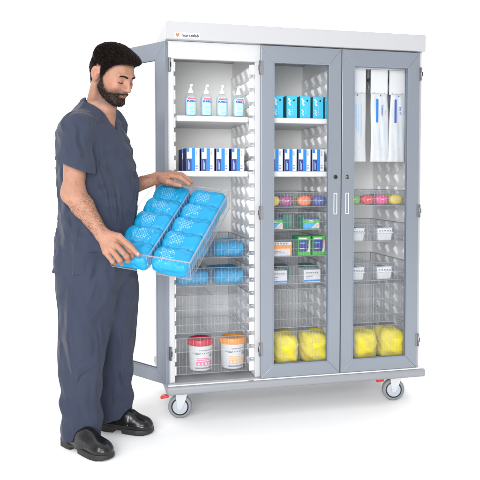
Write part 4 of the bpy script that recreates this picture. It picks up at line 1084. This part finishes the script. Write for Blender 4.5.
# hair and beard shells
def hairsdf(P):
    q = w2h(P); x, y, z = q.T; m = hairmask(q)
    th = .004 + .016 * sstep(z, .015, .075) + .010 * sstep(x, .03, .085) * sstep(z, .03, .07) 
    st = .0010 * np.sin(y * 420 + x * 90 + 3 * nz3(q, 40, 5)) + .0014 * nz3(q * A(.35, 1.6, 1), 110, 7)
    t = (th + st) * sstep(m, -.001, .018) - .004 * (1 - sstep(m, -.001, .006))
    base = np.minimum(ell(q, A(-.004, 0, .008), (.099, .077, .087)), headcore(q))
    quiff = ell(q, A(.064, .0, .069), (.034, .052, .018)); d = base - t
    d = smin(d, np.maximum(quiff + .001 * nz3(q, 160, 3), -(m - .0)), .012)
    return np.maximum(d, -(m + .0035)) * SC
def headcore(q):
    d = ell(q, A(-.004, 0, .008), (.098, .076, .086)); d = smin(d, ell(q, A(.038, 0, -.045), (.056, .057, .074)), .025)
    return smin(d, cone(q, A(-.030, 0, -.045), A(-.042, 0, -.13), .046, .050), .022)
V, F = mesh_sdf(hairsdf, HC - .17, HC + .17, .0023)
hair = npmesh('hair', V, F, 'hair', man, base=MBASE)
HV, HFc = V, F
def beardsdf(P):
    q = w2h(P); x, y, z = q.T; m = beardmask(q)
    t = (.0018 + .0045 * sstep(-z, .085, .11) + .0016 * nz3(q, 260, 15) + .0012 * nz3(q, 420, 17)) * sstep(m, -.001, .008) - .004 * (1 - sstep(m, -.001, .004))
    d = headskin(q) - t
    return d * SC
V, F = mesh_sdf(beardsdf, HC + A(-.15, -.15, -.19), HC + A(.15, .15, .03), .0022)
beard = npmesh('beard', V, F, 'beard', man, base=MBASE)
BV, BFc = V, F
# single hairs growing out of the shells
def strands(name, V, F, n, ln, w, parent, m, flow, sel, seed):
    r = np.random.default_rng(seed); c = V[F].mean(1); nn = np.cross(V[F[:, 1]] - V[F[:, 0]], V[F[:, 3]] - V[F[:, 0]]); nn /= np.linalg.norm(nn, axis=1)[:, None] + 1e-9
    q = w2h(c); ok = np.where(sel(q))[0]; i = r.choice(ok, n); c, nn, q = c[i], nn[i], q[i]
    c = c + r.normal(size=c.shape) * .0008; fl = flow(q, nn) @ HM; fl += r.normal(size=fl.shape) * .14
    fl -= (fl * nn).sum(1)[:, None] * nn * .8; fl /= np.linalg.norm(fl, axis=1)[:, None]
    L = ln * r.uniform(.6, 1.3, n)[:, None]; side = np.cross(fl, nn); side /= np.linalg.norm(side, axis=1)[:, None] + 1e-9
    a = c - side * w - nn * .001; b = c + side * w - nn * .001; k = c + nn * .0011; e = c + fl * L + nn * L * .32
    VV = np.stack([a, b, k, e], 1).reshape(-1, 3); o = np.arange(n)[:, None] * 4
    FF = np.concatenate([o + A(0, 1, 3).astype(int), o + A(1, 2, 3).astype(int), o + A(2, 0, 3).astype(int)])
    return npmesh(name, VV, FF, m, parent, smooth=False, base=MBASE)
def hflow(q, nn):
    f = np.tile(A(.9, -.25, -.1), (len(q), 1)); low = sstep(.03 - q[:, 2], 0, .05); f = f * (1 - low[:, None]) + A(.0, 0, -1.) * low[:, None]; return f
strands('hair_strand_layer', HV, HFc, 22000, .016, .00030, hair, 'hair', hflow, lambda q: hairmask(q) > .003, 3)
strands('beard_strand_layer', BV, BFc, 9000, .0050, .00028, beard, 'beard', lambda q, n: np.tile(A(.25, 0, -1.), (len(q), 1)), lambda q: beardmask(q) > .001, 4)
def arm_hair(V, F, E0, W0, n, seed):
    r = np.random.default_rng(seed); ax = (W0 - E0) / np.linalg.norm(W0 - E0); c = V[F].mean(1); t = (c - E0) @ ax / np.linalg.norm(W0 - E0)
    nn = np.cross(V[F[:, 1]] - V[F[:, 0]], V[F[:, 3]] - V[F[:, 0]]); nn /= np.linalg.norm(nn, axis=1)[:, None] + 1e-9
    fade = np.clip((t - .05) / .35, 0, 1) * np.clip((1.02 - t) / .15, 0, 1); w_ = fade * np.where((t > .05) & (t < 1.0), .25 + np.clip(nn @ (-LV * .7 + Zv * .5 + FV * .2), 0, 1), 0); i = r.choice(len(c), n, p=w_ / w_.sum()); c, nn = c[i] + r.normal(size=(n, 3)) * .001, nn[i]
    fl = ax + np.cross(nn, ax) * .5 + r.normal(size=c.shape) * .25; fl -= (fl * nn).sum(1)[:, None] * nn * .9; fl /= np.linalg.norm(fl, axis=1)[:, None]
    sd = np.cross(fl, nn); L = .011 * r.uniform(.5, 1.3, n)[:, None]; w = .00009
    VV_ = np.stack([c - sd * w - nn * .001, c + sd * w - nn * .001, c + nn * .0004, c + fl * L + nn * L * .2], 1).reshape(-1, 3); o = np.arange(n)[:, None] * 4
    FF_ = np.concatenate([o + A(0, 1, 3).astype(int), o + A(1, 2, 3).astype(int), o + A(2, 0, 3).astype(int)]); npmesh('arm_hair', VV_, FF_, 'armhair', man, smooth=False, base=MBASE)
arm_hair(VV[1], FF[1] - len(V1), ELN, WRN, 1000, 5); arm_hair(VV[2], FF[2] - len(V1) - len(VV[1]), ELF, WRF, 900, 6)
# eyebrows and lashes: bristles in rows
def brow(s):
    n = 320; r = np.random.default_rng(11 + s); t = r.uniform(0, .86, n); u = r.normal(size=n) * .0015
    x = np.interp(t, [0, .5, 1], [.0955, .0905, .0745]); y = s * np.interp(t, [0, 1], [.010, .050]); z = .0062 + .012 * t - .0135 * t * t + u * (1 - .5 * t)
    c = np.stack([x, y, z], 1)
    for _ in range(6):
        d = headskin(c); g_ = np.stack([headskin(c + e) - headskin(c - e) for e in np.eye(3) * .0006], 1); g_ /= np.linalg.norm(g_, axis=1)[:, None]; c = c - d[:, None] * g_
    fl = np.stack([-np.ones(n) * .3, s * np.ones(n), np.full(n, .25)], 1) + r.normal(size=(n, 3)) * .25; fl -= (fl * g_).sum(1)[:, None] * g_ * .7; fl /= np.linalg.norm(fl, axis=1)[:, None]
    sd = np.cross(fl, g_); w = .00032; a = c - sd * w - g_ * .0006; b = c + sd * w - g_ * .0006; k = c + g_ * .0012; e = c + fl * .0062 + g_ * .0012
    VV = h2w(np.stack([a, b, k, e], 1).reshape(-1, 3)); o = np.arange(n)[:, None] * 4
    FF = np.concatenate([o + A(0, 1, 3).astype(int), o + A(1, 2, 3).astype(int), o + A(2, 0, 3).astype(int)]); npmesh('eyebrow', VV, FF, 'beard', man, smooth=False, base=MBASE)
    t = np.linspace(-1, 1, 12); c = np.stack([.0885 - .0055 * t ** 2, s * (.031 + .0125 * t), -.0225 + .0016 * t ** 2 + .0012 * t], 1)
    for _ in range(8):
        d = headskin(c); g_ = np.stack([headskin(c + e) - headskin(c - e) for e in np.eye(3) * .0006], 1); g_ /= np.linalg.norm(g_, axis=1)[:, None]; c = c - d[:, None] * g_
    cw = h2w(c)
    def lash(P):
        d = None
        for a_, b_ in zip(cw, cw[1:]): k_ = cone(P, a_, b_, .0023, .0020); d = k_ if d is None else np.minimum(d, k_)
        return d
    c0_ = h2w((.08, s * .031, -.022)); V, F = mesh_sdf(lash, c0_ - .03, c0_ + .03, .0012, B=10); npmesh('eyelashes', V, F, 'eye', man, base=MBASE)
brow(1); brow(-1)
# finger nails
def nail(p0, p1, nrm, r):
    ax = (p1 - p0) / np.linalg.norm(p1 - p0); n_ = nrm - (nrm @ ax) * ax; n_ /= np.linalg.norm(n_); sd = np.cross(ax, n_)
    c = p1 + n_ * (r * .82) - ax * .003
    bm = BM(); T = Matrix(((ax[0], sd[0], n_[0], c[0] - MBASE[0]), (ax[1], sd[1], n_[1], c[1] - MBASE[1]), (ax[2], sd[2], n_[2], c[2] - MBASE[2]), (0, 0, 0, 1)))
    lathe(bm, [(.0035, -.002), (.0058, 0), (.0050, .0010), (.002, .0018)], 16, T, 0, 1.15, .8); finish('fingernail', bm, 'nail', man)
nail(HN[5][2], HN[5][3], -dh + A(0, 0, .8), .0098)
